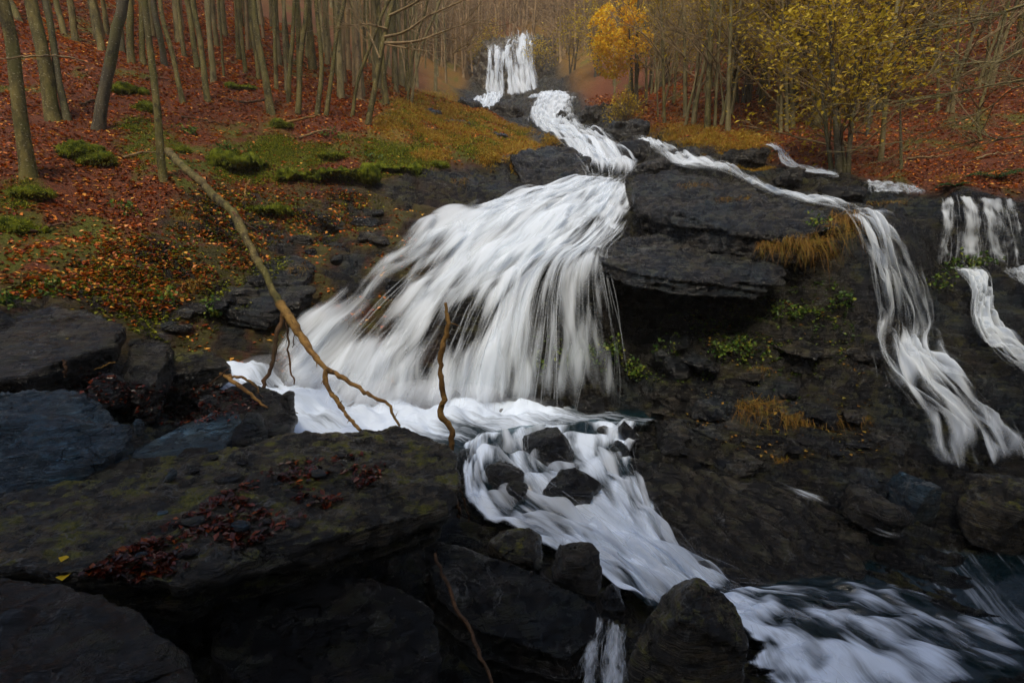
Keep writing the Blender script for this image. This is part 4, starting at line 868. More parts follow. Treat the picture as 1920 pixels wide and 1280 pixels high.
def leaf_cloud(P, size, seed=0, flat=0.5, aspect=0.55):
    """diamond leaves, two triangles folded on the midrib"""
    r = np.random.default_rng(seed); n = len(P); s = size * r.uniform(0.6, 1.3, (n, 1))
    a = r.uniform(0, 6.28, n); el = r.normal(0, flat, n)
    D = np.c_[np.cos(a) * np.cos(el), np.sin(a) * np.cos(el), np.sin(el)]
    U = np.c_[r.normal(0, flat, (n, 2)), np.ones(n)]; S = np.cross(D, U); S /= np.linalg.norm(S, axis=1)[:, None]; U = np.cross(S, D)
    V = np.stack([P - D * s * .5, P + S * s * aspect * .5 + U * s * .12, P + D * s * .5, P - S * s * aspect * .5 + U * s * .12], 1).reshape(-1, 3)
    i = np.arange(n)[:, None] * 4; F = np.concatenate([i + np.array([[0, 1, 2]]), i + np.array([[0, 2, 3]])], 1).reshape(-1, 3)
    return V, F
def blades(P, D, L, wd, seed=0, droop=0.5):
    """grass blades: P roots, D directions; 3 triangles each"""
    r = np.random.default_rng(seed); n = len(P); L = np.broadcast_to(L, (n,))[:, None] * r.uniform(0.5, 1.2, (n, 1))
    D = D / (np.linalg.norm(D, axis=1)[:, None] + 1e-9); S = np.cross(D, r.normal(0, 1, (n, 3))); S /= np.linalg.norm(S, axis=1)[:, None] + 1e-9
    M = P + D * L * 0.55; out = D * (1, 1, 0); T = P + D * L + out * L * 0.15 - np.array((0, 0, 1)) * L * droop
    V = np.stack([P - S * wd, P + S * wd, M - S * wd * .8, M + S * wd * .8, T], 1).reshape(-1, 3); i = np.arange(n)[:, None] * 5
    F = np.concatenate([i + np.array([[0, 1, 3]]), i + np.array([[0, 3, 2]]), i + np.array([[2, 3, 4]])], 1).reshape(-1, 3)
    return V, F

def make_tree(name, label, cat, proto, loc, rz, sc, group=None, mats=None):
    root = thing(name, label, cat, loc, group); root.rotation_euler = (0, 0, rz); root.scale = sc if hasattr(sc, '__len__') else (sc, sc, sc)
    for nm, me in proto:
        o = obj(nm, me, root)
        if nm == 'leaves': o['kind'] = 'stuff'
    return root
def proto(seed, bark, crown_mat, **kw):
    TR, CR, tips = twig_tree(seed, **kw)
    return [('trunk', TR.mesh('trunk', bark)), ('crown', CR.mesh('crown', crown_mat))], tips

# the crowns over the left slope share a few shapes; they stand above the picture
CROWN = []
for k in range(4):
    TR, CR, _ = twig_tree(100 + k, height=7, r0=0.08, first=0.02, n1=20, sub=7, tw=4, len1=0.42, up=0.8)
    CROWN.append(CR.mesh('crown', M_twig)); CROWN[-1]['leader'] = 1
# near trunks: base pixel, distance, base width in px, following pixels upwards
NEAR = [
 ('thick beech trunk at the left edge, yellow lit and leaning left', [(52,318),(30,160),(5,0)], 8.0, 27, 0),
 ('thick straight beech rising from the big moss mound at the left', [(102,228),(82,110),(58,0)], 10.0, 27, 0),
 ('dark slim beech touching the thick trunk on the big moss mound', [(126,232),(108,140),(92,40),(84,0)], 10.1, 14, 1),
 ('beech trunk leaning right above the moss mound', [(184,246),(200,150),(216,60),(232,0)], 10.2, 23, 1),
 ('slim pale beech where the fallen branch leans on the bank', [(308,328),(294,200),(282,90),(270,0)], 9.0, 15, 0),
 ('beech with dark mossy foot at the top left corner', [(40,52),(28,20),(18,0)], 16.0, 13, 0),
 ('slender beech second from the top left corner', [(102,66),(94,30),(88,0)], 17.5, 11, 0),
 ('beech between two slender trunks at the upper left', [(123,76),(115,40),(104,0)], 16.5, 12, 0),
 ('straight mossy beech left of the leaning tree', [(143,85),(137,40),(131,0)], 16.0, 13, 0),
 ('curved beech just left of the leaning trunk', [(194,100),(186,60),(176,20),(170,0)], 14.6, 14, 0),
 ('short dark beech behind the leaning trunk', [(230,108),(226,60),(222,0)], 15.4, 11, 1),
 ('beech with flared foot right of the leaning trunk', [(248,120),(244,60),(240,0)], 14.2, 14, 0),
 ('pale beech just left of the slim branch-side beech', [(271,118),(266,60),(262,0)], 14.4, 11, 0),
 ('broken beech stem with a pale scar', [(306,105),(298,60),(288,0)], 15.2, 12, 1),
 ('thin beech bowing to the left with a moss clump foot', [(343,182),(328,120),(312,60),(300,0)], 12.4, 10, 0),
 ('beech behind the bowing thin one', [(347,108),(338,50),(333,0)], 17.0, 9, 0),
 ('yellow lichened beech among the centre left trunks', [(368,114),(360,60),(348,0)], 15.5, 11, 0),
 ('beech leaning left with black mossy foot', [(391,188),(383,130),(372,60),(362,0)], 12.6, 12, 0),
 ('straight pale beech beside the black footed one', [(397,134),(394,70),(392,0)], 14.2, 11, 2),
 ('pole thin beech on the open leafy patch', [(418,118),(414,60),(410,0)], 15.0, 5, 0),
 ('beech in front of the red slope right of the pole', [(458,114),(452,60),(446,0)], 15.8, 8, 0),
 ('slim beech beside the leaning centre trunk', [(481,122),(474,60),(468,0)], 15.6, 8, 0),
 ('tall beech leaning left in the middle of the left slope', [(509,210),(496,140),(484,70),(474,0)], 12.8, 15, 0),
 ('straight beech right of the tall leaning one', [(517,152),(515,80),(512,0)], 14.8, 8, 0),
 ('grey beech stem in the dense stand', [(534,143),(533,70),(532,0)], 15.2, 7, 2),
 ('beech with forked neighbour above the thin fallen branch', [(541,178),(546,90),(552,0)], 13.6, 9, 0),
 ('spotted beech leaning right beside the fallen branch', [(557,208),(564,110),(576,0)], 12.9, 11, 0),
 ('left stem of the twin beech', [(597,218),(603,150),(600,80),(592,0)], 13.0, 10, 0),
 ('right stem of the twin beech', [(612,222),(622,140),(634,60),(645,0)], 13.0, 9, 0),
 ('thin bent beech left of the spreading one', [(660,212),(672,150),(692,90),(722,15),(735,-10)], 13.6, 7, 0),
 ('thin pale beech on the grassy slope', [(718,176),(727,100),(735,30),(740,0)], 18.5, 6, 2),
 ('thin beech leaning over the grassy bank', [(762,202),(770,140),(786,60),(802,0)], 18.0, 5, 0),
 ('pale slender beech leaning right over the bank slabs', [(771,180),(782,125),(797,70),(826,0)], 19.0, 6, 2),
]
def trunk_path(px, Y, extra=5.5):
    P = [W(px[0][0], px[0][1], Y)]
    for a, b in px[1:]: P.append(W(a, b, Y + 0.1 * (len(P))))
    d = P[-1] - P[-2]; d = d / np.linalg.norm(d); d = d * 0.8 + np.array((0, 0, 0.25)); d /= np.linalg.norm(d)
    P.append(P[-1] + d * extra * 0.5); P.append(P[-1] + (d * 0.8 + (0, 0, 0.2)) * extra * 0.5)
    P = np.array(P); P[0, 2] = min(P[0, 2], ground(P[0, 0], P[0, 1])); 
    return np.vstack([P[0] - (P[1] - P[0]) / np.linalg.norm(P[1] - P[0]) * 0.4, P])
for k, (lb, px, Y, wpx, mt) in enumerate(NEAR):
    P = resample(trunk_path(px, Y), 30); r0 = pxm(wpx, Y) / 2 * 0.88
    z = np.linspace(0, 1, 30); R = r0 * (1.0 - 0.62 * z) * (1 + 0.9 * np.exp(-z / 0.025))
    P = P + np.c_[noise(np.c_[z * 6, z * 0 + k, z * 0]), noise(np.c_[z * 6, z * 0 + k, z * 0 + 9]), z * 0] * 0.05
    base = P[1].copy(); root = thing('beech_tree', lb, 'tree', base, 'beeches on the left slope')
    T = Tubes(); T.add(P - base, R, 10, 0.10); obj('trunk', T.mesh('trunk', (M_bark, M_bark_dark, M_bark_pale)[mt]), root)
    c = obj('crown', CROWN[k % 4], root, P[-6] - base); c.rotation_euler = (0, 0, k * 1.7); c.scale = (0.75,) * 3
# the spreading beech near the stream has visible limbs
def limb_tree(name, label, trunk, Y, wpx, limbs, mat, group=None, twigs=10, seed=0, extra=4.0, cat='tree', crown=True):
    r = np.random.default_rng(seed); P = resample(trunk_path(trunk, Y, extra), 30); z = np.linspace(0, 1, 30); base = P[1].copy()
    R = pxm(wpx, Y) / 2 * (1 - 0.7 * z) * (1 + 0.5 * np.exp(-z / 0.035)); root = thing(name, label, cat, base, group)
    T = Tubes(); T.add(P - base, R, 9, 0.1); obj('trunk', T.mesh('trunk', mat), root)
    C = Tubes()
    for L in limbs:
        B = resample(np.array([W(*p) for p in L[1:]]), 14); q = np.linspace(0, 1, 14); C.add(B - base, pxm(L[0], Y) / 2 * (1 - q * 0.85), 6)
        for j in range(twigs):
            i = r.integers(3, 14); d = (B[min(i, 13)] - B[i - 2]); d = d / np.linalg.norm(d) + r.normal(0, 0.45, 3); d /= np.linalg.norm(d); l = r.uniform(0.3, 1.1)
            q2 = np.linspace(0, 1, 5)[:, None]; B2 = B[i] + d * l * q2 + np.cumsum(r.normal(0, .04, (5, 3)), 0) * q2
            C.add(B2 - base, 0.008 * (1 - q2[:, 0]) + 0.003, 4)
            for h in range(3):
                b3 = B2[r.integers(1, 5)]; d3 = d + r.normal(0, .6, 3); C.add(np.array([b3, b3 + d3 * l * .2, b3 + d3 * l * .38 + (0, 0, .03)]) - base, (0.005, 0.004, 0.002), 3)
    if C.V: obj('crown', C.mesh('crown', M_twig), root)
    return root
limb_tree('beech_tree', 'spreading beech with long bare boughs reaching right towards the far fall', [(688,242),(702,170),(716,90),(730,30),(742,-20)], 13.2, 11,
  [(6,(722,82,13.4),(780,78,13.2),(830,60,13.0),(880,42,12.8)),(5,(720,70,13.4),(760,60,13.3),(800,32,13.2),(860,5,13),(930,-30,13)),(5,(730,30,13.4),(770,10,13.3),(840,-30,13)),(4,(712,110,13.3),(690,60,13.6),(660,20,14)),(4,(726,55,13.4),(690,46,13.2),(660,48,13)),(3,(722,84,13.4),(790,95,13.0),(850,100,12.6))], M_bark, 'beeches on the left slope', 12, 5)

# forest prototypes
PROTO = [proto(200 + k, (M_bark, M_bark_pale, M_bark, M_twig)[k % 4], M_twig, height=10 + k % 3, r0=0.062 + 0.013 * (k % 3), first=0.28, n1=15, sub=6, tw=3, len1=0.30, up=0.9)[0] for k in range(6)]
BUSHY = []
for k in range(3):
    pr_, tips_ = proto(230 + k, M_bark_pale, M_twig, height=6.5, r0=0.05, first=0.1, n1=12, sub=6, tw=3, len1=0.38, up=0.9, stems=3); rr = np.random.default_rng(k)
    V_, F_ = leaf_cloud(tips_[rr.integers(0, len(tips_), 420)] + rr.normal(0, .12, (420, 3)), 0.13, 240 + k); BUSHY.append(pr_ + [('leaves', mesh_np('leaves', V_, F_, M_olive, smooth=False))])
r = np.random.default_rng(11)
cnt = {'l': 0, 'r': 0, 'f': 0}
placed = [np.array(W(a[1][0][0], a[1][0][1], a[2]))[:2] for a in NEAR]
def free(x, y, dmin):
    for q in placed:
        if (q[0] - x) ** 2 + (q[1] - y) ** 2 < dmin * dmin: return False
    placed.append(np.array((x, y))); return True
def stream_x(y): return np.interp(y, [5, 9, 12, 16, 21, 27, 36, 50, 54, 70], [0, 0.2, 2.0, 2.4, 2.3, 2.3, 2.6, 0.3, 0.2, 0])
def bank_l(y): return np.interp(y, [9, 12, 16, 20, 28, 40, 50, 55, 80], [-5, -3.6, -3.3, -3.6, -4.2, -4.6, -5, -4, -2])
def bank_r(y): return np.interp(y, [9, 12, 16, 20, 28, 40, 50, 55, 80], [9, 7.2, 5.6, 5.4, 6.0, 6.0, 5, 4.4, 2])
n_l = 0
while n_l < 165:                                    # left stand
    b = r.uniform(math.log(15), math.log(62)); y = math.exp(b); x = bank_l(y) - abs(r.normal(0, 0.42)) * y * 0.9 - r.uniform(0, 0.6)
    u = x / y
    if u < -1.15 or not free(x, y, 0.55 + y * 0.012): continue
    p = PROTO[r.integers(0, 6)]; s = r.uniform(0.75, 1.25)
    pxl = 960 + 960 * x / y; lbl = ('slim bare beech ' + ('in the front rows' if y < 21 else 'midway back' if y < 33 else 'far back') + ' of the left stand, ' + ('above the left edge trunks' if pxl < 260 else 'behind the thin bowing beech' if pxl < 430 else 'behind the tall leaning beech' if pxl < 580 else 'behind the twin beech' if pxl < 700 else 'behind the spreading beech'))
    make_tree('beech_tree', lbl, 'tree', p, (x, y, ground(x, y)), r.uniform(0, 6.28), (s, s, s * r.uniform(0.95, 1.3)), 'slim beeches in the left stand'); n_l += 1
n_r = 0
while n_r < 110:                                    # right stand
    b = r.uniform(math.log(14), math.log(62)); y = math.exp(b); x = bank_r(y) + abs(r.normal(0, 0.45)) * y * 0.9 + r.uniform(0, 1.0)
    if x / y > 1.2 or (y < 21 and x / y > 0.52 and r.uniform() < 0.65) or not free(x, y, 0.6 + y * 0.014): continue
    bush = r.uniform() < 0.4; p = BUSHY[r.integers(0, 3)] if bush else PROTO[r.integers(0, 6)]; s = r.uniform(0.65, 1.15)
    make_tree('thicket_tree' if bush else 'bare_tree', ('many stemmed yellow leaved thicket tree ' if bush else 'slim leafless tree ') + ('low ' if y < 20 else 'midway ' if y < 34 else 'high ') + 'on the right slope, ' + ('left of the golden tree' if x / y < 0.2 else 'right of the golden tree' if x / y < 0.36 else 'above the double trunked tree' if x / y < 0.52 else 'behind the hazels' if x / y < 0.78 else 'by the right edge'), 'tree', p, (x, y, ground(x, y)), r.uniform(0, 6.28), s, 'thicket trees on the right slope' if bush else 'bare trees on the right slope'); n_r += 1
# far wood on the ridge behind the far fall: reads as one mass
def far_wood():
    V, F, k = [], [], 0; rr = np.random.default_rng(21); src = []
    for s in range(5):
        TR, CR, _ = twig_tree(260 + s, height=9, r0=0.10, first=0.08, n1=12, sub=4, tw=0, len1=0.40, up=0.9, thick=1.9, seg=(3, 2))
        src.append((np.concatenate(TR.V + CR.V), np.concatenate(TR.F + [f + TR.n for f in CR.F])))
    n = 640; xs = rr.uniform(-1, 1, n); ys = np.exp(rr.uniform(math.log(53), math.log(108), n))
    xs = np.r_[xs * ys * 0.36 - 1.0, rr.uniform(-15, 15, 170)]; ys = np.r_[ys, rr.uniform(53.5, 72, 170)]
    for x, y in zip(xs, ys):
        if y < 58.5 and abs(x) < 3.6: continue
        v, f = src[rr.integers(0, 5)]; a = rr.uniform(0, 6.28); sc = rr.uniform(0.55, 0.95); c, s_ = math.cos(a), math.sin(a)
        q = np.c_[v[:, 0] * c - v[:, 1] * s_, v[:, 0] * s_ + v[:, 1] * c, v[:, 2]] * sc * np.array((1.35, 1.35, 1))
        q[:, :] += (x, y, ground(x, y)); V.append(q); F.append(f + k); k += len(q)
    o = obj('far_wood', mesh_np('far_wood', np.concatenate(V), np.concatenate(F), M_far)); tag(o, 'hazy brown leafless wood on the ridge behind the far waterfall', 'wood', kind='stuff')
far_wood()
# right bank trees one can tell apart
RT = [
 ('pale straight tree rising above the far right bank of the stream', [(1285,222),(1284,110),(1282,0)], 20.0, 8, 2),
 ('thin straight tree left of the pale straight one', [(1246,236),(1243,110),(1240,0)], 20.5, 6, 0),
 ('double trunked tree standing at the edge of the right bank', [(1326,242),(1330,120),(1336,0)], 17.0, 11, 0),
 ('slim stem close to the double trunked tree', [(1340,242),(1346,120),(1352,0)], 17.0, 6, 2),
 ('pale curved tree leaning right on the right bank', [(1351,240),(1368,160),(1378,90),(1389,0)], 16.8, 7, 2),
 ('upright sapling behind the pale curved tree', [(1362,215),(1366,100),(1372,0)], 19, 4, 2),
 ('thin tree between yellow tree and pale straight tree', [(1212,190),(1211,90),(1208,0)], 27, 5, 0),
 ('lit green stemmed sapling under the yellow tree', [(1212,196),(1211,130),(1209,60)], 25, 3, 2),
 ('grey tree standing on the red leaves of the right slope', [(1653,284),(1660,200),(1668,100),(1684,0)], 11.6, 9, 2),
 ('dark leaning tree behind the grey tree', [(1626,268),(1632,180),(1650,80),(1668,0)], 13.5, 7, 1),
 ('dark broken trunk on the red leaves', [(1690,334),(1689,270),(1688,212)], 10.8, 7, 1),
 ('curved mossy sapling at the far right', [(1840,268),(1833,236),(1836,205),(1850,160)], 12.4, 6, 0),
]
for k, (lb, px, Y, wpx, mt) in enumerate(RT):
    limb_tree('stream_tree', lb, px, Y, wpx, [] if 'broken' in lb else [(3, (px[-2][0], px[-2][1], Y), (px[-2][0] + s * 30, px[-2][1] - 40, Y - .3), (px[-2][0] + s * 75, px[-2][1] - 70, Y - .5)) for s in (-1, 1)] + [(2.5, (px[1][0], px[1][1], Y), (px[1][0] - 40, px[1][1] - 50, Y + .3), (px[1][0] - 70, px[1][1] - 110, Y + .5))],
              (M_bark, M_bark_dark, M_bark_pale)[mt], 'trees on the right bank', 10, 300 + k, extra=0.4 if 'broken' in lb else 4.0)
# leafy trees
def leafy(name, label, px, Y, hpx, mat, n, size, seed, stems=2, group=None, crown=None, first=0.35, spread=0.1, dens_y=None):
    rr = np.random.default_rng(seed); base = W(px[0], px[1], Y); base[2] = ground(base[0], base[1]) - 0.05; h = pxm(hpx, Y)
    TR, CR, tips = twig_tree(seed, height=h, r0=h * 0.012 + 0.015, first=first, n1=13, sub=5, tw=2, len1=0.42, up=0.6, stems=stems)
    root = thing(name, label, 'tree', base, group); obj('trunk', TR.mesh('trunk', M_bark_dark), root)
    cr = obj('crown', CR.mesh('crown', M_twig), root)
    if crown is not None:
        c = W(*crown[:2], Y) - base; rx, rz = pxm(crown[2], Y), pxm(crown[3], Y)
        q = rr.normal(size=(n * 3, 3)); q /= np.linalg.norm(q, axis=1)[:, None]; q *= rr.uniform(0, 1, (n * 3, 1)) ** (1 / 2.4)
        P = c + q * (rx, rx, rz); dn = fbm(P * 1.6 / (h / 6), 3); P = P[np.argsort(-dn + rr.uniform(0, .25, len(P)))][:n]
    else:
        P = tips[rr.integers(0, len(tips), n)] + rr.normal(0, spread, (n, 3))
    V, F = leaf_cloud(P, size, seed); lf = obj('leaves', mesh_np('leaves', V, F, mat, smooth=False), cr); lf['kind'] = 'stuff'
    return root
leafy('yellow_tree', 'bright golden yellow leafed tree right of the far waterfall', (1186,250), 24, 250, M_yellow, 4200, 0.17, 401, 3, crown=(1162,72,58,66))
leafy('yellow_bush', 'low yellow bush at the stream edge under the golden tree', (1170,235), 22, 60, M_olive, 900, 0.11, 402, 4, first=0.1)
HZ = [((1580,318),11.2,330,'olive yellow leafed hazel beside the thin trickle'),((1530,250),14.5,330,'olive yellow hazel behind the trickle'),((1640,230),15.5,330,'hazel with thinning yellow leaves behind the grey tree'),((1480,225),16.5,300,'sparse yellow hazel above the right bank boulders'),((1590,150),20,330,'tall yellow olive hazel higher on the right slope'),((1720,150),18,330,'yellow olive hazel on the upper right slope'),((1440,120),24,260,'far olive hazel above the double trunked tree'),((1550,200),17.5,330,'leafy yellow hazel filling the gap above the trickle'),((1500,120),23,300,'high olive hazel above the right bank'),((1620,90),23,300,'high yellow hazel behind the grey tree top'),((1390,215),20,240,'yellow hazel right of the pale curved tree'),((1240,165),30,170,'olive bush tree right of the golden tree')]
for k, (p, Y, h, lb) in enumerate(HZ):
    leafy('hazel', lb, p, Y, h, M_olive, 3400, 0.075 + 0.0035 * Y, 410 + k, 5, 'yellowing hazels on the right slope', first=0.15, spread=0.16)
for k, (p, Y, h) in enumerate([((1120,165),40,120),((1070,160),44,110),((925,62),58,50),((1010,120),52,60),((890,110),56,50)]):
    leafy('far_bush', ('yellow green bush on the slope right of the far waterfall', 'thin yellow bush beside the far cliff', 'yellow bush on top of the far cliff', 'small yellow bush right of the far fall', 'olive bush left of the far cliff top')[k], p, Y, h, M_olive, 500, 0.22, 430 + k, 3, first=0.1, spread=0.3)
# bare boughs reaching in from the right edge
def bough(label, pts, seed, w0=0.022):
    rr = np.random.default_rng(seed); B = resample(WL(pts), 24); base = B[0].copy(); q = np.linspace(0, 1, 24)
    T = Tubes(); T.add(B - base, w0 * (1 - q * .9) + 0.002, 6); root = thing('hanging_bough', label, 'branch', base, 'bare boughs at the right edge'); obj('limb', T.mesh('limb', M_bark_pale), root)
    C = Tubes()
    for j in range(22):
        i = rr.integers(4, 23); d = B[i] - B[i - 3]; d = d / np.linalg.norm(d) + rr.normal(0, .35, 3); l = rr.uniform(.3, 1.0); q2 = np.linspace(0, 1, 5)[:, None]
        B2 = B[i] + d * l * q2 + np.cumsum(rr.normal(0, .03, (5, 3)), 0) * q2; C.add(B2 - base, .006 * (1 - q2[:, 0]) + .002, 4)
        for h in range(3): b3 = B2[rr.integers(1, 5)]; d3 = d + rr.normal(0, .5, 3); C.add(np.array([b3, b3 + d3 * l * .18, b3 + d3 * l * .36]) - base, (.004, .003, .0015), 3)
    obj('twigs', C.mesh('twigs', M_bark_pale), root)
bough('long bare bough sweeping left across the red leaves', [(2060,120,7.6),(1920,150,8.0),(1870,158,8.3),(1780,176,8.8),(1700,190,9.2)], 501)
bough('bare bough drooping towards the curved sapling', [(2050,80,7.4),(1930,90,7.8),(1880,115,8.0),(1830,115,8.4),(1790,100,8.8)], 502)
bough('upper bare bough crossing the top right corner', [(2060,-40,7.4),(1920,10,7.9),(1830,40,8.5),(1740,60,9.0),(1690,95,9.4)], 503)
bough('thin bare bough low at the right edge', [(2060,230,7.6),(1920,255,8.1),(1860,262,8.6),(1800,262,9.0)], 504, .014)
bough('thin bough falling left from the right edge', [(2060,190,7.6),(1920,160,8.1),(1850,205,8.6),(1760,240,9.0),(1690,270,9.3)], 505, .014)

# ------------------------------------------------------------------ things lying on rock and ground
def all_bvh():
    V = [TV]; F = [TF]; k = len(TV)
    Fl = TF.tolist()
    for o in ROCKS:
        me = o.data; v = np.empty(len(me.vertices) * 3); me.vertices.foreach_get('co', v); V.append(v.reshape(-1, 3))
        f = np.empty(len(me.loops), np.int32); me.loops.foreach_get('vertex_index', f); Fl += (f.reshape(-1, 4) + k).tolist(); k += len(v) // 3
    return BVHTree.FromPolygons(np.concatenate(V).tolist(), Fl)
BALL = all_bvh()
def hit2(px, py):
    d = Vector(W(px, py, 1.0)).normalized(); h = BALL.ray_cast(Vector((0, 0, 0)), d)
    return (np.array(h[0]), np.array(h[1])) if h[0] is not None else (W(px, py, 60), np.array((0, 0, 1.0)))
def drop(x, y, z=50):
    h = BALL.ray_cast(Vector((x, y, z)), Vector((0, 0, -1))); return (np.array(h[0]), np.array(h[1])) if h[0] is not None else (np.array((x, y, 0)), np.array((0, 0, 1.)))

# the long fallen branch leaning from the left bank down to the slab
def stick(name, label, parts, mat, Ydef=None, cat='branch', group=None, sides=8, rough=0.12, stubs=0, seed=0, mats=None):
    rr = np.random.default_rng(seed); root = None
    for k, (nm, pts) in enumerate(parts):
        A = np.array([np.r_[W(p[0], p[1], p[2]), pxm(p[3], p[2]) / 2] for p in pts]); A = resample(A, max(16, len(pts) * 5))
        if root is None: base = A[0, :3].copy(); root = thing(name, label, cat, base, group)
        P = A[:, :3] - base + rr.normal(0, 0.006, (len(A), 3)); A[:, 3] *= 1 + 0.10 * rr.normal(size=len(A)); T = Tubes(); T.add(P, np.maximum(A[:, 3], 0.002), sides, rough)
        for j in range(stubs):
            i = rr.integers(3, len(A) - 2); d = rr.normal(0, 1, 3); d[2] -= 0.8; d /= np.linalg.norm(d); l = rr.uniform(.03, .12)
            T.add(np.array([P[i], P[i] + d * l * .5, P[i] + d * l + (0, 0, -.01)]), (A[i, 3] * .4, A[i, 3] * .25, .001), 5)
        obj(nm, T.mesh(nm, (mats[k] if mats else mat)), root)
    return root
M_log = bark_mat('lichened_branch', (0.045, 0.034, 0.014), (0.13, 0.10, 0.035), spots=(0.27, 0.25, 0.10), mossy=0.6)
stick('fallen_branch', 'long crooked fallen branch leaning from the left bank down to the slab', [
 ('stem', [(316,284,8.7,14),(345,315,8.2,15),(372,336,7.9,14),(400,365,7.6,15),(440,403,7.1,14),(453,430,6.9,15),(466,458,6.7,13),(500,520,6.2,14),(512,548,6.0,13),(528,572,5.8,14)]),
 ('stem', [(527,570,5.8,17),(545,600,5.6,17),(570,640,5.4,14),(590,668,5.25,12),(612,690,5.15,10),(655,715,4.95,8),(700,745,4.75,7),(728,757,4.65,6),(738,778,4.55,5),(749,798,4.45,4)]),
 ('side_branch', [(612,690,5.15,10),(609,708,5.1,10),(617,730,5.0,9),(640,765,4.85,8),(660,790,4.7,7),(676,808,4.6,6)]),
 ('side_branch', [(530,580,5.75,10),(528,600,5.72,10),(516,640,5.6,9),(511,685,5.5,8),(495,718,5.4,8),(498,750,5.25,6),(510,790,5.1,3)]),
 ('side_branch', [(536,590,5.7,5),(541,635,5.65,4),(543,680,5.6,4),(552,722,5.5,2)]),
 ('side_branch', [(545,598,5.6,8),(553,618,5.55,3),(548,650,5.5,2)]),
 ('side_branch', [(436,398,7.1,6),(450,412,7.0,5),(482,432,7.1,3)])], M_log, stubs=6, seed=3, mats=[M_log, M_branch, M_branch, M_branch_dark, M_branch_dark, M_branch_dark, M_branch_dark])
stick('upright_stick', 'crooked brown stick standing at the corner of the slab before the water', [('stem', [(836,570,4.1,5),(839,615,4.08,8),(829,650,4.05,10),(825,700,4.0,10),(833,745,3.97,11),(827,775,3.94,12),(846,806,3.9,12),(846,845,3.85,11)])], M_branch, stubs=4, seed=4)
stick('driftwood', 'pale driftwood stick lying on the dark rock by the pool', [('stem', [(414,700,5.2,6),(440,716,5.1,8),(475,742,5.0,7),(500,766,4.95,4)]), ('side_branch', [(420,704,5.2,6),(455,708,5.15,5),(478,722,5.1,5),(484,736,5.05,3)])], M_branch, seed=5)
stick('driftwood', 'dark twig crossing the pale driftwood', [('stem', [(390,722,5.2,3),(412,706,5.15,3),(428,692,5.2,2)])], M_branch_dark, seed=6)
stick('driftwood', 'bundle of dark sticks trailing into the pool', [('stem', [(480,735,5.2,4),(520,765,5.1,4),(560,775,5.1,2)]), ('stem', [(470,745,5.2,4),(510,752,5.15,3),(552,800,4.9,2)])], M_branch_dark, seed=7)
stick('driftwood', 'reddish sticks hanging below the slab corner', [('stem', [(846,905,3.3,7),(856,940,3.28,8),(862,972,3.25,5)]), ('stem', [(858,912,3.3,3),(872,945,3.3,3),(882,976,3.3,2)])], M_branch_dark, seed=8)
stick('driftwood', 'short thick twig sticking up beside the wide flat boulder', [('stem', [(122,705,4.4,5),(124,690,4.42,6),(120,676,4.45,4)])], M_branch_dark, seed=9)
stick('driftwood', 'thin orange twig under the brown wedge rock', [('stem', [(178,692,4.8,2),(200,684,4.85,3),(215,678,4.9,2)])], M_branch, seed=10)
stick('thin_pole', 'thin wet pole slanting down into the dark gap at the bottom', [('stem', [(815,1040,2.6,6),(850,1120,2.45,8),(885,1190,2.3,8),(925,1290,2.1,7)])], M_branch_dark, seed=11)
stick('fallen_twig', 'thin fallen branch lying on the red leaves below the twin beech', [('stem', [(500,242,12.0,3),(545,228,12.3,4),(600,216,12.6,3)])], M_branch, seed=12)
stick('fallen_twig', 'dark fallen branch lying behind the tall leaning beech', [('stem', [(425,186,12.9,3),(460,192,12.8,4),(505,186,12.9,3)])], M_branch_dark, seed=13)
stick('hanging_twig', 'pale bent root hanging from the mossy bank lip', [('stem', [(470,338,9.4,5),(462,350,9.3,4),(458,372,9.2,3),(452,380,9.2,2)])], M_branch, seed=14)
stick('fallen_twig', 'thin bare twig crossing the trunks at the upper left', [('stem', [(-10,112,7.6,2),(60,106,7.8,3),(110,105,8.1,3),(165,118,8.4,2)])], M_twig, seed=15)

for k, (a, b, lb) in enumerate([((150,200),(215,190),'short grey stick lying right of the thick mossy beech'),((230,300),(300,290),'dark stick lying left of the slim branch-side beech'),((340,222),(420,236),'long thin stick below the thin bowing beech'),((560,262),(640,250),'stick lying below the twin beech'),((60,440),(150,420),'dark stick on the leaves near the left edge'),((640,180),(700,196),'small stick behind the spreading beech'),((270,150),(330,158),'stick between two pale beeches'),((1700,300),(1790,292),'thin stick on the red leaves of the right slope'),((1600,250),(1660,262),'thin stick behind the grey tree'),((1830,300),(1900,290),'short stick above the fern')]):
    A_, B_ = hit(*a), hit(*b); M_ = (A_ + B_) / 2; M_[2] = ground(M_[0], M_[1]) + .05; A_[2] += .03; B_[2] += .03
    T_ = Tubes(); Pm = resample(np.array([A_, M_, B_]), 14); T_.add(Pm - A_ + np.random.default_rng(k).normal(0, .012, (14, 3)), np.linspace(.026, .008, 14), 6, .15)
    tag(obj('fallen_stick', T_.mesh('fallen_stick', (M_branch_dark, M_twig)[k % 2]), None, A_), lb, 'stick', 'sticks on the slopes')
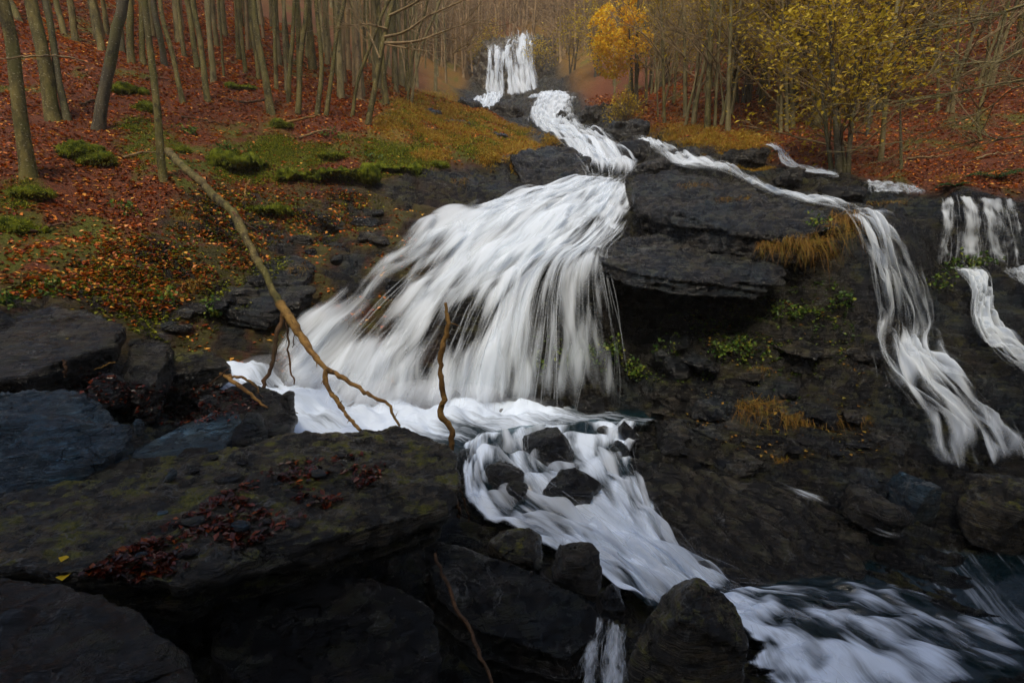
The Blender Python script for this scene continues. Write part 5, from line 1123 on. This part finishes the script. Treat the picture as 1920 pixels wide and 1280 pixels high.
# leaf litter on both slopes
def litter():
    rr = np.random.default_rng(31); n = 190000
    b = rr.uniform(math.log(6 + C0), math.log(34 + C0), n); y = np.exp(b) - C0; a = rr.uniform(-1.15, 1.15, n); x = a * (y + C0)
    rock, gr, mo = masks(x, y)
    k = (rr.uniform(size=n) > mo * 0.55) & (rock < 0.35 + 0.3 * rr.uniform(size=n)) & (rr.uniform(size=n) > gr * 0.6) & (fbm(np.c_[x, y, x * 0] * 1.1, 2) > -0.75)
    x, y = x[k], y[k]; z = height(x, y) + 0.015
    V, F = leaf_cloud(np.c_[x, y, z], 1.0, 32, 0.33, 0.62)
    c = np.repeat(np.c_[x, y, z], 4, axis=0); sz = np.repeat(0.075 * np.clip(y / 12, 0.9, 2.2), 4)[:, None]
    V = c + (V - c) * sz
    o = obj('leaf_litter', mesh_np('leaf_litter', V, F, M_litter, smooth=False)); tag(o, 'red brown carpet of fallen beech leaves on both wooded slopes', 'leaf litter', kind='stuff')
litter()
def scatter(poly, n, seed):
    """points under a pixel polygon, spread evenly over the picture of the surface"""
    rr = np.random.default_rng(seed); poly = np.array(poly, float); lo, hi = poly.min(0), poly.max(0); out = []
    while len(out) < n:
        q = rr.uniform(lo, hi, (n, 2)); q = q[poly_sd(q, poly) < 0]
        for p in q:
            out.append(hit2(*p))
            if len(out) >= n: break
    return np.array([o[0] for o in out]), np.array([o[1] for o in out])
def slab_leaves():
    P, N = scatter([(150,1078),(300,990),(430,920),(540,862),(680,850),(740,880),(640,940),(520,1000),(360,1072),(250,1095)], 2600, 41); r_ = np.random.default_rng(5); k_ = fbm(P * np.array((3.2, 4.5, 0)) + 4, 3) > 0.12 + 0.22 * r_.normal(size=len(P)); P = P[k_]
    V, F = leaf_cloud(P + (0, 0, 0.008), 0.045, 42, 0.35, 0.6)
    o = obj('wet_leaves', mesh_np('wet_leaves', V, F, M_wet, smooth=False)); tag(o, 'drift of wet dark red leaves along the foreground slab', 'leaf litter', kind='stuff')
    P, N = scatter([(150,690),(260,720),(330,720),(420,725),(500,760),(430,790),(300,800),(230,780),(120,720)], 700, 43)
    V, F = leaf_cloud(P + (0, 0, 0.01), 0.05, 44, 0.4, 0.5)
    o = obj('wet_leaves', mesh_np('wet_leaves', V, F, M_wet, smooth=False)); tag(o, 'dark drift of wet leaves and twigs between the left boulders', 'leaf litter', kind='stuff')
M_wet = leaf_mat('wet_red_leaves', [(0.0, (0.012, 0.005, 0.004)), (0.5, (0.05, 0.010, 0.006)), (0.85, (0.12, 0.018, 0.008)), (1.0, (0.25, 0.06, 0.01))], 0.25, 0.05)
slab_leaves()
for k, (px, py, s, mt, lb) in enumerate([(125,1079,.07,M_yellow,'single broad yellow leaf on the near edge of the slab'),(120,1051,.045,M_yellow,'small yellow leaf on the slab above the broad one'),(135,582,.05,M_olive,'pale yellow leaf on the wide flat boulder, leftmost'),(180,584,.05,M_olive,'pale yellow leaf group middle on the wide flat boulder'),(205,586,.045,M_olive,'pale yellow leaf rightmost on the wide flat boulder'),(126,637,.04,M_olive,'lone pale leaf low on the wide flat boulder'),(560,905,.05,M_litter,'orange leaf on the middle of the slab')]):
    p, n = hit2(px, py); V, F = leaf_cloud(np.zeros((1, 3)), s, 50 + k, 0.15, 0.75)
    tag(obj('fallen_leaf', mesh_np('fallen_leaf', V, F, mt, smooth=False), None, p + n * 0.012), lb, 'leaf', 'single leaves on the rocks')
# pebbles and stones on the slab
PB = [(315,884,44,36,M_rock_blue,'speckled stone with a white vein on the slab'),(430,892,62,26,M_rock_brown,'flat grey stone on the back of the slab'),(452,982,42,28,M_rock_blue,'rounded blue pebble among the red leaves'),(500,975,24,18,M_rock_brown,'small tan pebble beside the blue pebble'),(362,972,54,20,M_rock,'flat oblong stone left of the blue pebble'),(305,958,26,14,M_rock_blue,'small grey stone left of the oblong stone'),(395,856,34,18,M_rock_brown,'grey stone at the back edge of the slab, left one'),(455,862,30,18,M_rock_brown,'grey stone at the back edge of the slab, right one'),(545,925,28,14,M_rock_brown,'thin tan stone right of the leaf drift'),(600,884,50,16,M_rock,'flat slate flake on the slab centre'),(555,978,50,18,M_rock_dark,'dark flat stone near the slab front'),(640,852,24,12,M_rock_brown,'tiny brown stone near the back of the slab'),(365,880,26,14,M_rock_brown,'small stone between the veined and the flat stones'),(350,1030,60,22,M_rock_dark,'dark stone half sunk at the slab front'),(265,1038,26,14,M_rock_blue,'small grey pebble in the near leaf drift'),(700,905,22,10,M_rock_brown,'small chip on the right of the slab'),(480,905,20,12,M_rock_dark,'dark chip in the middle of the leaf drift'),(520,905,18,10,M_rock_blue,'grey chip right of the leaf drift')]
for k, (px, py, wp, hp, mt, lb) in enumerate(PB):
    p, n = hit2(px, py + hp * 0.35); Y = p[1]; rr = np.random.default_rng(600 + k); q = rr.normal(size=(16, 3)); q /= np.linalg.norm(q, axis=1)[:, None]
    q = q * (pxm(wp, Y) / 2, pxm(wp, Y) * .4, pxm(hp, Y) / 2) + p + (0, 0, pxm(hp, Y) * .22)
    tag(obj('pebble', rock_mesh('pebble', [q], pxm(wp, Y) / 16, mt, disp=.004, strata=.003, layer=.01, seed=k, smooth=2)), lb, 'stone', 'stones on the slab')

# moss mounds
def fuzz(V, N, dens_n, L, seed):
    rr = np.random.default_rng(seed); i = rr.integers(0, len(V), dens_n); D = N[i] + rr.normal(0, .45, (dens_n, 3))
    return blades(V[i] + rr.normal(0, .012, (dens_n, 3)), D, L, 0.004, seed, 0.25)
MM = [(140,262,120,70,10.0,'big dark green moss mound around the twin trunk at the left'),(190,285,90,50,9.6,'moss mound below the leaning trunk'),(440,292,150,44,9.8,'long mossy log like mound above the bank lip'),(560,318,110,36,10.4,'moss cushion on the bank lip left of centre'),(650,312,130,44,11.0,'yellow green moss cushion on the bank lip'),(735,306,110,34,11.6,'soft moss cushion right on the bank lip'),(822,298,44,34,12.0,'small bright green moss tuft at the bank corner'),(220,158,90,36,13.0,'dark moss lump behind the leaning trunk'),(450,158,60,26,13.6,'mossy rotten log between the trunks'),(60,345,100,50,7.8,'moss covered rocks at the foot of the left edge trunk'),(30,405,110,60,7.2,'dark moss mound at the left edge'),(530,228,60,20,12.6,'moss patch right of the tall leaning beech'),(270,196,50,26,11.4,'moss lump between the leaning and the slim beeches'),(500,385,90,24,9.8,'moss on the ledge under the bank lip'),(330,270,50,34,9.6,'moss stump beside the slim beech'),(620,285,70,22,12.0,'flat moss patch on the leaf carpet')]
for k, (px, py, wp, hp, Y, lb) in enumerate(MM):
    p = hit(px, py + hp * 0.3); Y = p[1]; rx, rz = pxm(wp, Y) / 2, pxm(hp, Y) / 2; rr = np.random.default_rng(700 + k)
    q = rr.normal(size=(40, 3)); q /= np.linalg.norm(q, axis=1)[:, None]; q = q * (rx, rx * .7, rz * .42) * rr.uniform(.6, 1.1, (40, 1)) + p - (0, 0, rz * .15)
    me = rock_mesh('mound', [q], rx / 22, M_moss, disp=.2 * rx + .02, strata=0, seed=k, smooth=3)
    root = thing('moss_mound', lb, 'moss', p, 'moss cushions on the left slope'); V = np.empty(len(me.vertices) * 3); me.vertices.foreach_get('co', V); V = V.reshape(-1, 3)
    f = np.empty(len(me.loops), np.int32); me.loops.foreach_get('vertex_index', f); N = vnormals(V, f.reshape(-1, 4))
    me.vertices.foreach_set('co', (V - p).astype(np.float32).ravel()); obj('mound', me, root)
    bv, bf = fuzz(V - p, N, 1600, 0.045, k); o = obj('moss_blades', mesh_np('moss_blades', bv, bf, M_mossb, smooth=False), root); o['kind'] = 'stuff'
# autumn grass on the banks
def grass(name, label, poly, n, L, seed, mat, top=40):
    rr = np.random.default_rng(seed); P, N = scatter(poly, n // 10, seed); cl = fbm(P * np.array((1.3, 0.8, 0)) + seed, 3)
    keep = cl > 0.02 + 0.3 * rr.normal(size=len(P))
    if name == 'moss_carpet': keep = masks(P[:, 0], P[:, 1])[2] > 0.45 + 0.1 * rr.normal(size=len(P))
    P = P[keep]; cl = cl[keep]; k = 14
    sc = np.repeat(P[:, 1:2] / 14, k, axis=0); hs = np.repeat(np.clip(0.75 + 0.9 * cl, .3, 1.6), k); P = np.repeat(P, k, axis=0) + rr.normal(0, 1, (len(P) * k, 3)) * (0.09, 0.09, 0.0) * sc
    P[:, 2] = height(P[:, 0], P[:, 1]) - 0.01; D = np.c_[rr.normal(0, .6, (len(P), 2)) + (0.3, -0.5), rr.uniform(.35, 1.1, len(P))]
    V, F = blades(P, D, L * hs * np.clip(P[:, 1] / 16, .7, 2.0), 0.008, seed, 0.5)
    tag(obj(name, mesh_np(name, V, F, mat, smooth=False)), label, 'grass', kind='stuff')
grass('grass', 'yellow and rust autumn grass on the bank above the stream throat', [(700,245),(790,300),(950,306),(1040,275),(1045,262),(980,240),(920,218),(860,180),(790,172),(740,195)], 30000, 0.19, 61, M_grass_a)
grass('grass', 'fresh green grass mixed into the bank above the stream throat', [(720,250),(800,290),(930,296),(1000,262),(900,215),(850,185),(790,172),(745,200)], 14000, 0.15, 64, M_mossb)
grass('grass', 'rust coloured grass along the right bank', [(1190,240),(1290,275),(1440,300),(1450,262),(1350,245),(1250,232)], 13000, 0.2, 62, M_grass_a)
grass('grass', 'green grass fringe along the left bank lip', [(400,330),(560,350),(690,340),(800,322),(800,306),(680,318),(560,326),(410,312)], 6000, 0.10, 63, M_mossb)
grass('moss_carpet', 'bright yellow green moss carpet along the left bank lip', [(400,270),(540,255),(700,262),(830,285),(800,322),(690,342),(560,350),(410,334)], 44000, 0.085, 65, M_mossb)
grass('moss_carpet', 'dark moss creeping between the left trunks', [(0,150),(200,140),(460,130),(500,200),(380,260),(240,330),(0,400)], 36000, 0.08, 66, M_mossb)
# hanging grass tufts on the right-hand rock
def tuft(label, box, Y, n, seed, name='grass_tuft', mat=None, L=None, upright=False):
    rr = np.random.default_rng(seed); x0, y0, x1, y1 = box; q = np.c_[rr.uniform(x0, x1, n), y0 + np.abs(rr.normal(0, .18, n)) * (y1 - y0)]
    if Y is None: P = np.array([hit2(a, b)[0] for a, b in q])
    else: P = np.array([W(a, b, Y) for a, b in q]) + rr.normal(0, .02, (n, 3))
    Ym = np.median(P[:, 1]); P[:, 1] = np.clip(P[:, 1], Ym - .25, Ym + .25); h = pxm(y1 - y0, Ym); base = P.mean(0)
    D = np.c_[rr.normal(0, .75, n), rr.normal(-.8, .4, n), rr.uniform(-.6, 1.1, n)] if not upright else np.c_[rr.normal(0, .5, (n, 2)), np.ones(n)]
    V, F = blades(P - base, D, (L or h * .62) * rr.uniform(.35, 1.3, n), 0.003, seed, 0.9 if not upright else .3)
    root = thing(name, label, 'grass', base, 'grass tufts on the rocks'); o = obj('grass_blades', mesh_np('grass_blades', V, F, mat or M_grass_h, smooth=False), root); o['kind'] = 'stuff'
for k, (lb, bx, n) in enumerate([('rusty grass curtain hanging under the upper shelf, right part', (1470,448,1545,515), 420),('straw grass tuft hanging under the upper shelf, left part', (1420,455,1470,500), 240),('straw grass tuft hanging mid wall right of the rapids, left', (1380,752,1455,825), 260),('rust and green grass tuft hanging mid wall, right', (1465,775,1560,838), 340),('tiny orange grass tuft above the ribbed bedrock', (1450,858,1478,882), 70),('hanging grass beside the top of the right hand fall', (1548,405,1598,500), 260),('small orange grass tuft on the dark wall', (1400,688,1440,712), 70),('rust tuft on the upper shelf', (1270,345,1330,368), 110),('rust tuft on the ledge edge below the rill', (1340,370,1420,392), 110),('green grass tuft at the right pool edge', (1755,330,1800,362), 130),('green grass tuft hanging from the left bank', (330,400,352,440), 90),('straw grass tuft on the left bank above the ledge', (545,500,575,540), 60),('pale green grass tuft low on the left bank', (335,525,375,570), 110),('yellow tuft on the dark bank wall', (845,335,880,360), 70),('rusty grass on the far right ledge', (1620,378,1700,402), 160),('grass tuft right of the green wall plants', (1590,780,1625,810), 70)]):
    tuft(lb, bx, None, n, 800 + k)
# leafy green plants on the wet wall
def plant(label, px, py, wpx, hpx, n, seed, mat=None, name='leafy_plant', size=0.055):
    rr = np.random.default_rng(seed); p, nn = hit2(px, py + hpx * .3); Y = p[1]; out = np.array((0, -1, .35)); rx, rz = pxm(wpx, Y) / 2, pxm(hpx, Y) / 2
    T = Tubes(); tips = []
    for j in range(max(5, n // 12)):
        e = np.array((rr.normal(0, .45) * rx, -rr.uniform(.05, .22), rr.normal(0.1, .45) * rz)); m = e * .5 + (0, -.03, .05); T.add(np.array([(0, 0.02, 0), m, e]), (.004, .003, .002), 4)
        for u in rr.uniform(.5, 1.15, 12): tips.append(e * u + rr.normal(0, .05, 3))
    n = int(n * 1.7); P = np.array(tips); P = P[rr.integers(0, len(P), n)] + rr.normal(0, .025, (n, 3)); V, F = leaf_cloud(P, size, seed, .7, .75)
    root = thing(name, label, 'plant', p, 'green plants on the wet rock'); obj('stems', T.mesh('stems', M_bark_dark), root); o = obj('leaves', mesh_np('leaves', V, F, mat or M_green, smooth=False), root); o['kind'] = 'stuff'
for k, (px, py, wp, hp, n, lb) in enumerate([(1010,672,70,50,90,'leafy green plant behind the water curtain, leftmost'),(1062,655,70,60,110,'leafy green plant behind the middle of the curtain'),(1105,650,60,60,100,'leafy green plant behind the right of the curtain'),(1150,640,60,50,90,'leafy plant at the right margin of the curtain'),(1190,675,50,40,80,'yellow green plant just right of the curtain'),(1250,640,70,80,130,'tall fern like green plant right of the curtain'),(1295,680,50,50,70,'yellow leafed plant below the overhang'),(1350,640,60,40,60,'small trailing plant on the dark wall'),(1465,575,70,40,70,'yellow green plant under the overhang, middle'),(1500,570,50,36,50,'green plant right under the overhang'),(1565,545,60,40,70,'green plant beside the right hand fall'),(1520,410,30,20,30,'little green plant on the edge of the upper shelf'),(1385,640,50,50,50,'straggling plant on the wall below the overhang'),(1820,480,110,34,150,'green moss plant band behind the far right curtain'),(1755,520,40,40,60,'green plant between the two right falls'),(320,545,40,36,50,'bright green broad leafed plant on the dark left bank'),(400,570,60,40,80,'green plant beside the slate ledge'),(20,555,60,40,60,'yellow leaved plant at the left edge'),(100,530,60,30,50,'green sprig above the wide flat boulder'),(250,385,60,24,50,'green seedlings on the leaves left of the branch'),(430,275,80,20,90,'bright green seedlings on the long moss mound'),(360,240,90,30,80,'yellow green seedlings among the leaves'),(620,250,90,24,70,'seedlings beside the twin beech'),(700,290,80,20,70,'green seedlings on the lip moss')]):
    plant(lb, px, py, wp, hp, n, 900 + k)
# fern at the right edge
def fern(label, px, py, Y, n, size, seed):
    rr = np.random.default_rng(seed); p = hit(px, py); root = thing('fern', label, 'fern', p)
    for j in range(n):
        a = 6.28 * j / n + rr.normal(0, .2); d = np.array((math.cos(a), math.sin(a), 0)); q = np.linspace(0, 1, 16)[:, None]
        R = d * size * q + np.array((0, 0, 1)) * size * (0.75 * q - .75 * q ** 2.2); T = Tubes(); T.add(R, .005 * (1 - q[:, 0]) + .001, 4)
        s = np.cross(d, (0, 0, 1)); Vv = []; Ff = []
        for i in range(1, 16):
            for sg in (-1, 1):
                l = size * .26 * (1 - i / 16.) ** .7 * min(1, i / 3); e = R[i] + s * sg * l + d * l * .35 - np.array((0, 0, .25 * l)); b = len(Vv)
                Vv += [R[i] - d * .02, R[i] + d * .02, e]; Ff.append((b, b + 1, b + 2))
        fr = obj('frond', mesh_np('frond', np.array(Vv), np.array(Ff), M_fern, smooth=False), root); obj('stalk', T.mesh('stalk', M_fern), fr)
fern('dark green fern spreading on the red leaves at the right edge', 1870, 335, 9.6, 10, .6, 1001)
fern('smaller fern left of the spreading one on the right bank', 1790, 350, 9.6, 7, .3, 1002)

# sparse leaves, moss and stones over the dark banks
def bank_leaves(label, poly, n, seed, mat, size):
    P, N = scatter(poly, n, seed); rr = np.random.default_rng(seed); k = (N[:, 2] > 0.25) & (fbm(P * 1.3, 2) > -0.15 + 0.2 * rr.normal(size=len(P)))
    V, F = leaf_cloud(P[k] + (0, 0, 0.01), size, seed, .4, .65); tag(obj('leaf_litter', mesh_np('leaf_litter', V, F, mat, smooth=False)), label, 'leaf litter', kind='stuff')
bank_leaves('scattered red leaves on the dark left bank', [(0,470),(260,420),(400,340),(560,360),(700,350),(680,420),(560,470),(420,520),(300,600),(120,560),(0,560)], 5000, 71, M_litter, .07)
bank_leaves('small green moss plants dotted over the dark left bank', [(0,500),(260,430),(400,350),(560,370),(780,350),(680,430),(560,480),(440,600),(360,660),(240,620),(120,560),(0,560)], 9000, 72, M_mossb, .05)
bank_leaves('scattered leaves on the dark wall right of the rapids', [(1220,600),(1400,560),(1560,560),(1620,700),(1660,860),(1400,860),(1260,780)], 900, 73, M_grass_h, .05)
bank_leaves('green moss plants dotted over the dark wall right of the rapids', [(1000,620),(1200,600),(1400,560),(1560,520),(1620,640),(1500,760),(1280,720),(1000,700)], 4200, 74, M_green, .05)
rr = np.random.default_rng(75)
SPOT = ['at the top of the left bank', 'in the middle of the left bank', 'low on the left bank', 'beside the slate ledge', 'above the driftwood', 'near the left margin of the fall']
for k in range(26):
    px = rr.uniform(250, 720); py = rr.uniform(max(370, 640 - (px - 250) * .55), 650 - (px - 250) * .42)
    p, n = hit2(px, py); Y = p[1]; wp = rr.uniform(18, 60)
    boulder('slate_stone', ('thin', 'broad', 'pointed', 'dark')[k % 4] + ' slate stone ' + SPOT[int(rr.integers(0, 6))] + ' amid moss', (px - wp / 2, py - wp * .22, px + wp / 2, py + wp * .2), Y, (M_rock, M_rock_brown, M_rock_dark)[k % 3], seed=1200 + k, pts=12, voxel=pxm(wp, Y) / 28, group='slate stones on the left bank', sink=.1)
for k in range(44):
    px = rr.uniform(1220, 1650); py = rr.uniform(640, 890); p, n = hit2(px, py); Y = p[1]; wp = rr.uniform(24, 120)
    boulder('wall_block', ('flat', 'square', 'broken', 'layered')[k % 4] + (' wide' if wp > 85 else ' small' if wp < 50 else '') + ' dark block of the right wall, ' + ('left of' if px < 1370 else 'around' if px < 1560 else 'right of') + ' the hanging grass' + (', high up' if py < 720 else ', midway' if py < 810 else ', low down'), (px - wp / 2, py - wp * .22, px + wp / 2, py + wp * .2), Y + .05, (M_rock_brown, M_rock_dark, M_rock)[k % 3], seed=1300 + k, pts=11, voxel=pxm(wp, Y) / 30, group='dark blocks of the right hand wall', sink=.1)
# unseen evergreens added beside and behind the viewpoint to keep sun off the foreground
def shade_canopy():
    rr = np.random.default_rng(91); TR, CR, tips = twig_tree(92, height=8, r0=.14, first=.35, n1=18, sub=6, tw=2, len1=.5, up=.5)
    q = rr.normal(size=(6300, 3)); q /= np.linalg.norm(q, axis=1)[:, None]; q *= rr.uniform(.25, 1, (6300, 1)) ** .5
    P = q * (3.4, 3.4, 1.9) + (0, 0, 6.2); P = P[fbm(P * .8, 2) > -.25]; V, F = leaf_cloud(P, .24, 93, .5, .6)
    mt, mc, ml = TR.mesh('trunk', M_bark_dark), CR.mesh('crown', M_twig), mesh_np('leaves', V, F, M_fern, smooth=False)
    for k, (x, y, lb) in enumerate([(-11.5,-4.5,'furthest left of the viewpoint'),(-6,-6.2,'behind the viewpoint, left of the middle'),(-0.5,-6.6,'straight behind the viewpoint'),(5,-6.0,'behind the viewpoint, right of the middle'),(9.5,-3.4,'right of the viewpoint'),(13.5,0.5,'furthest right of the viewpoint')]):
        root = thing('added_shade_tree', 'unseen evergreen added to shade the foreground, ' + lb, 'tree', (x, y, -1.0), 'unseen evergreens added for shade'); root.rotation_euler = (0, 0, k * 1.3); root.scale = (1.6, 1.6, 1.6)
        obj('trunk', mt, root); c = obj('crown', mc, root); o = obj('leaves', ml, c); o['kind'] = 'stuff'
shade_canopy()

# haze in the valley air
def haze():
    bm = bmesh.new(); bmesh.ops.create_cube(bm, size=1.0)
    me = bpy.data.meshes.new('haze'); bm.to_mesh(me); bm.free()
    o = obj('haze', me); o.scale = (260, 190, 110); o.location = (0, 60, 47)
    m, n, out = newmat('haze_air'); v = n.nodes.new('ShaderNodeVolumePrincipled'); v.inputs['Color'].default_value = (1.0, 0.90, 0.76, 1); v.inputs['Density'].default_value = 0.0013; v.inputs['Anisotropy'].default_value = 0.2
    n.links.new(v.outputs[0], out.inputs['Volume']); me.materials.append(m); tag(o, 'warm autumn haze filling the wooded valley', 'haze', kind='stuff')
haze()

# spray hanging over the feet of the falls
def mist():
    bm = bmesh.new()
    for px, py, Y, rx, rz in [(500,705,6.35,.45,.28),(590,745,6.1,.5,.32),(690,765,6.05,.55,.36),(790,765,6.15,.55,.36),(890,765,6.4,.5,.32),(980,770,6.7,.4,.2)]:
        c = W(px, py, Y); M4 = Matrix.Translation(c) @ Matrix.Diagonal((rx, rx * .8, rz, 1)); bmesh.ops.create_icosphere(bm, subdivisions=3, radius=1.0, matrix=M4)
    me = bpy.data.meshes.new('mist'); bm.to_mesh(me); bm.free(); o = obj('mist', me)
    m, n, out = newmat('spray'); v = n.nodes.new('ShaderNodeVolumePrincipled'); v.inputs['Color'].default_value = (0.97, 0.98, 1.0, 1); v.inputs['Density'].default_value = 0.5; v.inputs['Anisotropy'].default_value = 0.0
    n.links.new(v.outputs[0], out.inputs['Volume']); me.materials.append(m); tag(o, 'white spray hanging at the foot of the main fall', 'mist', kind='stuff')
mist()
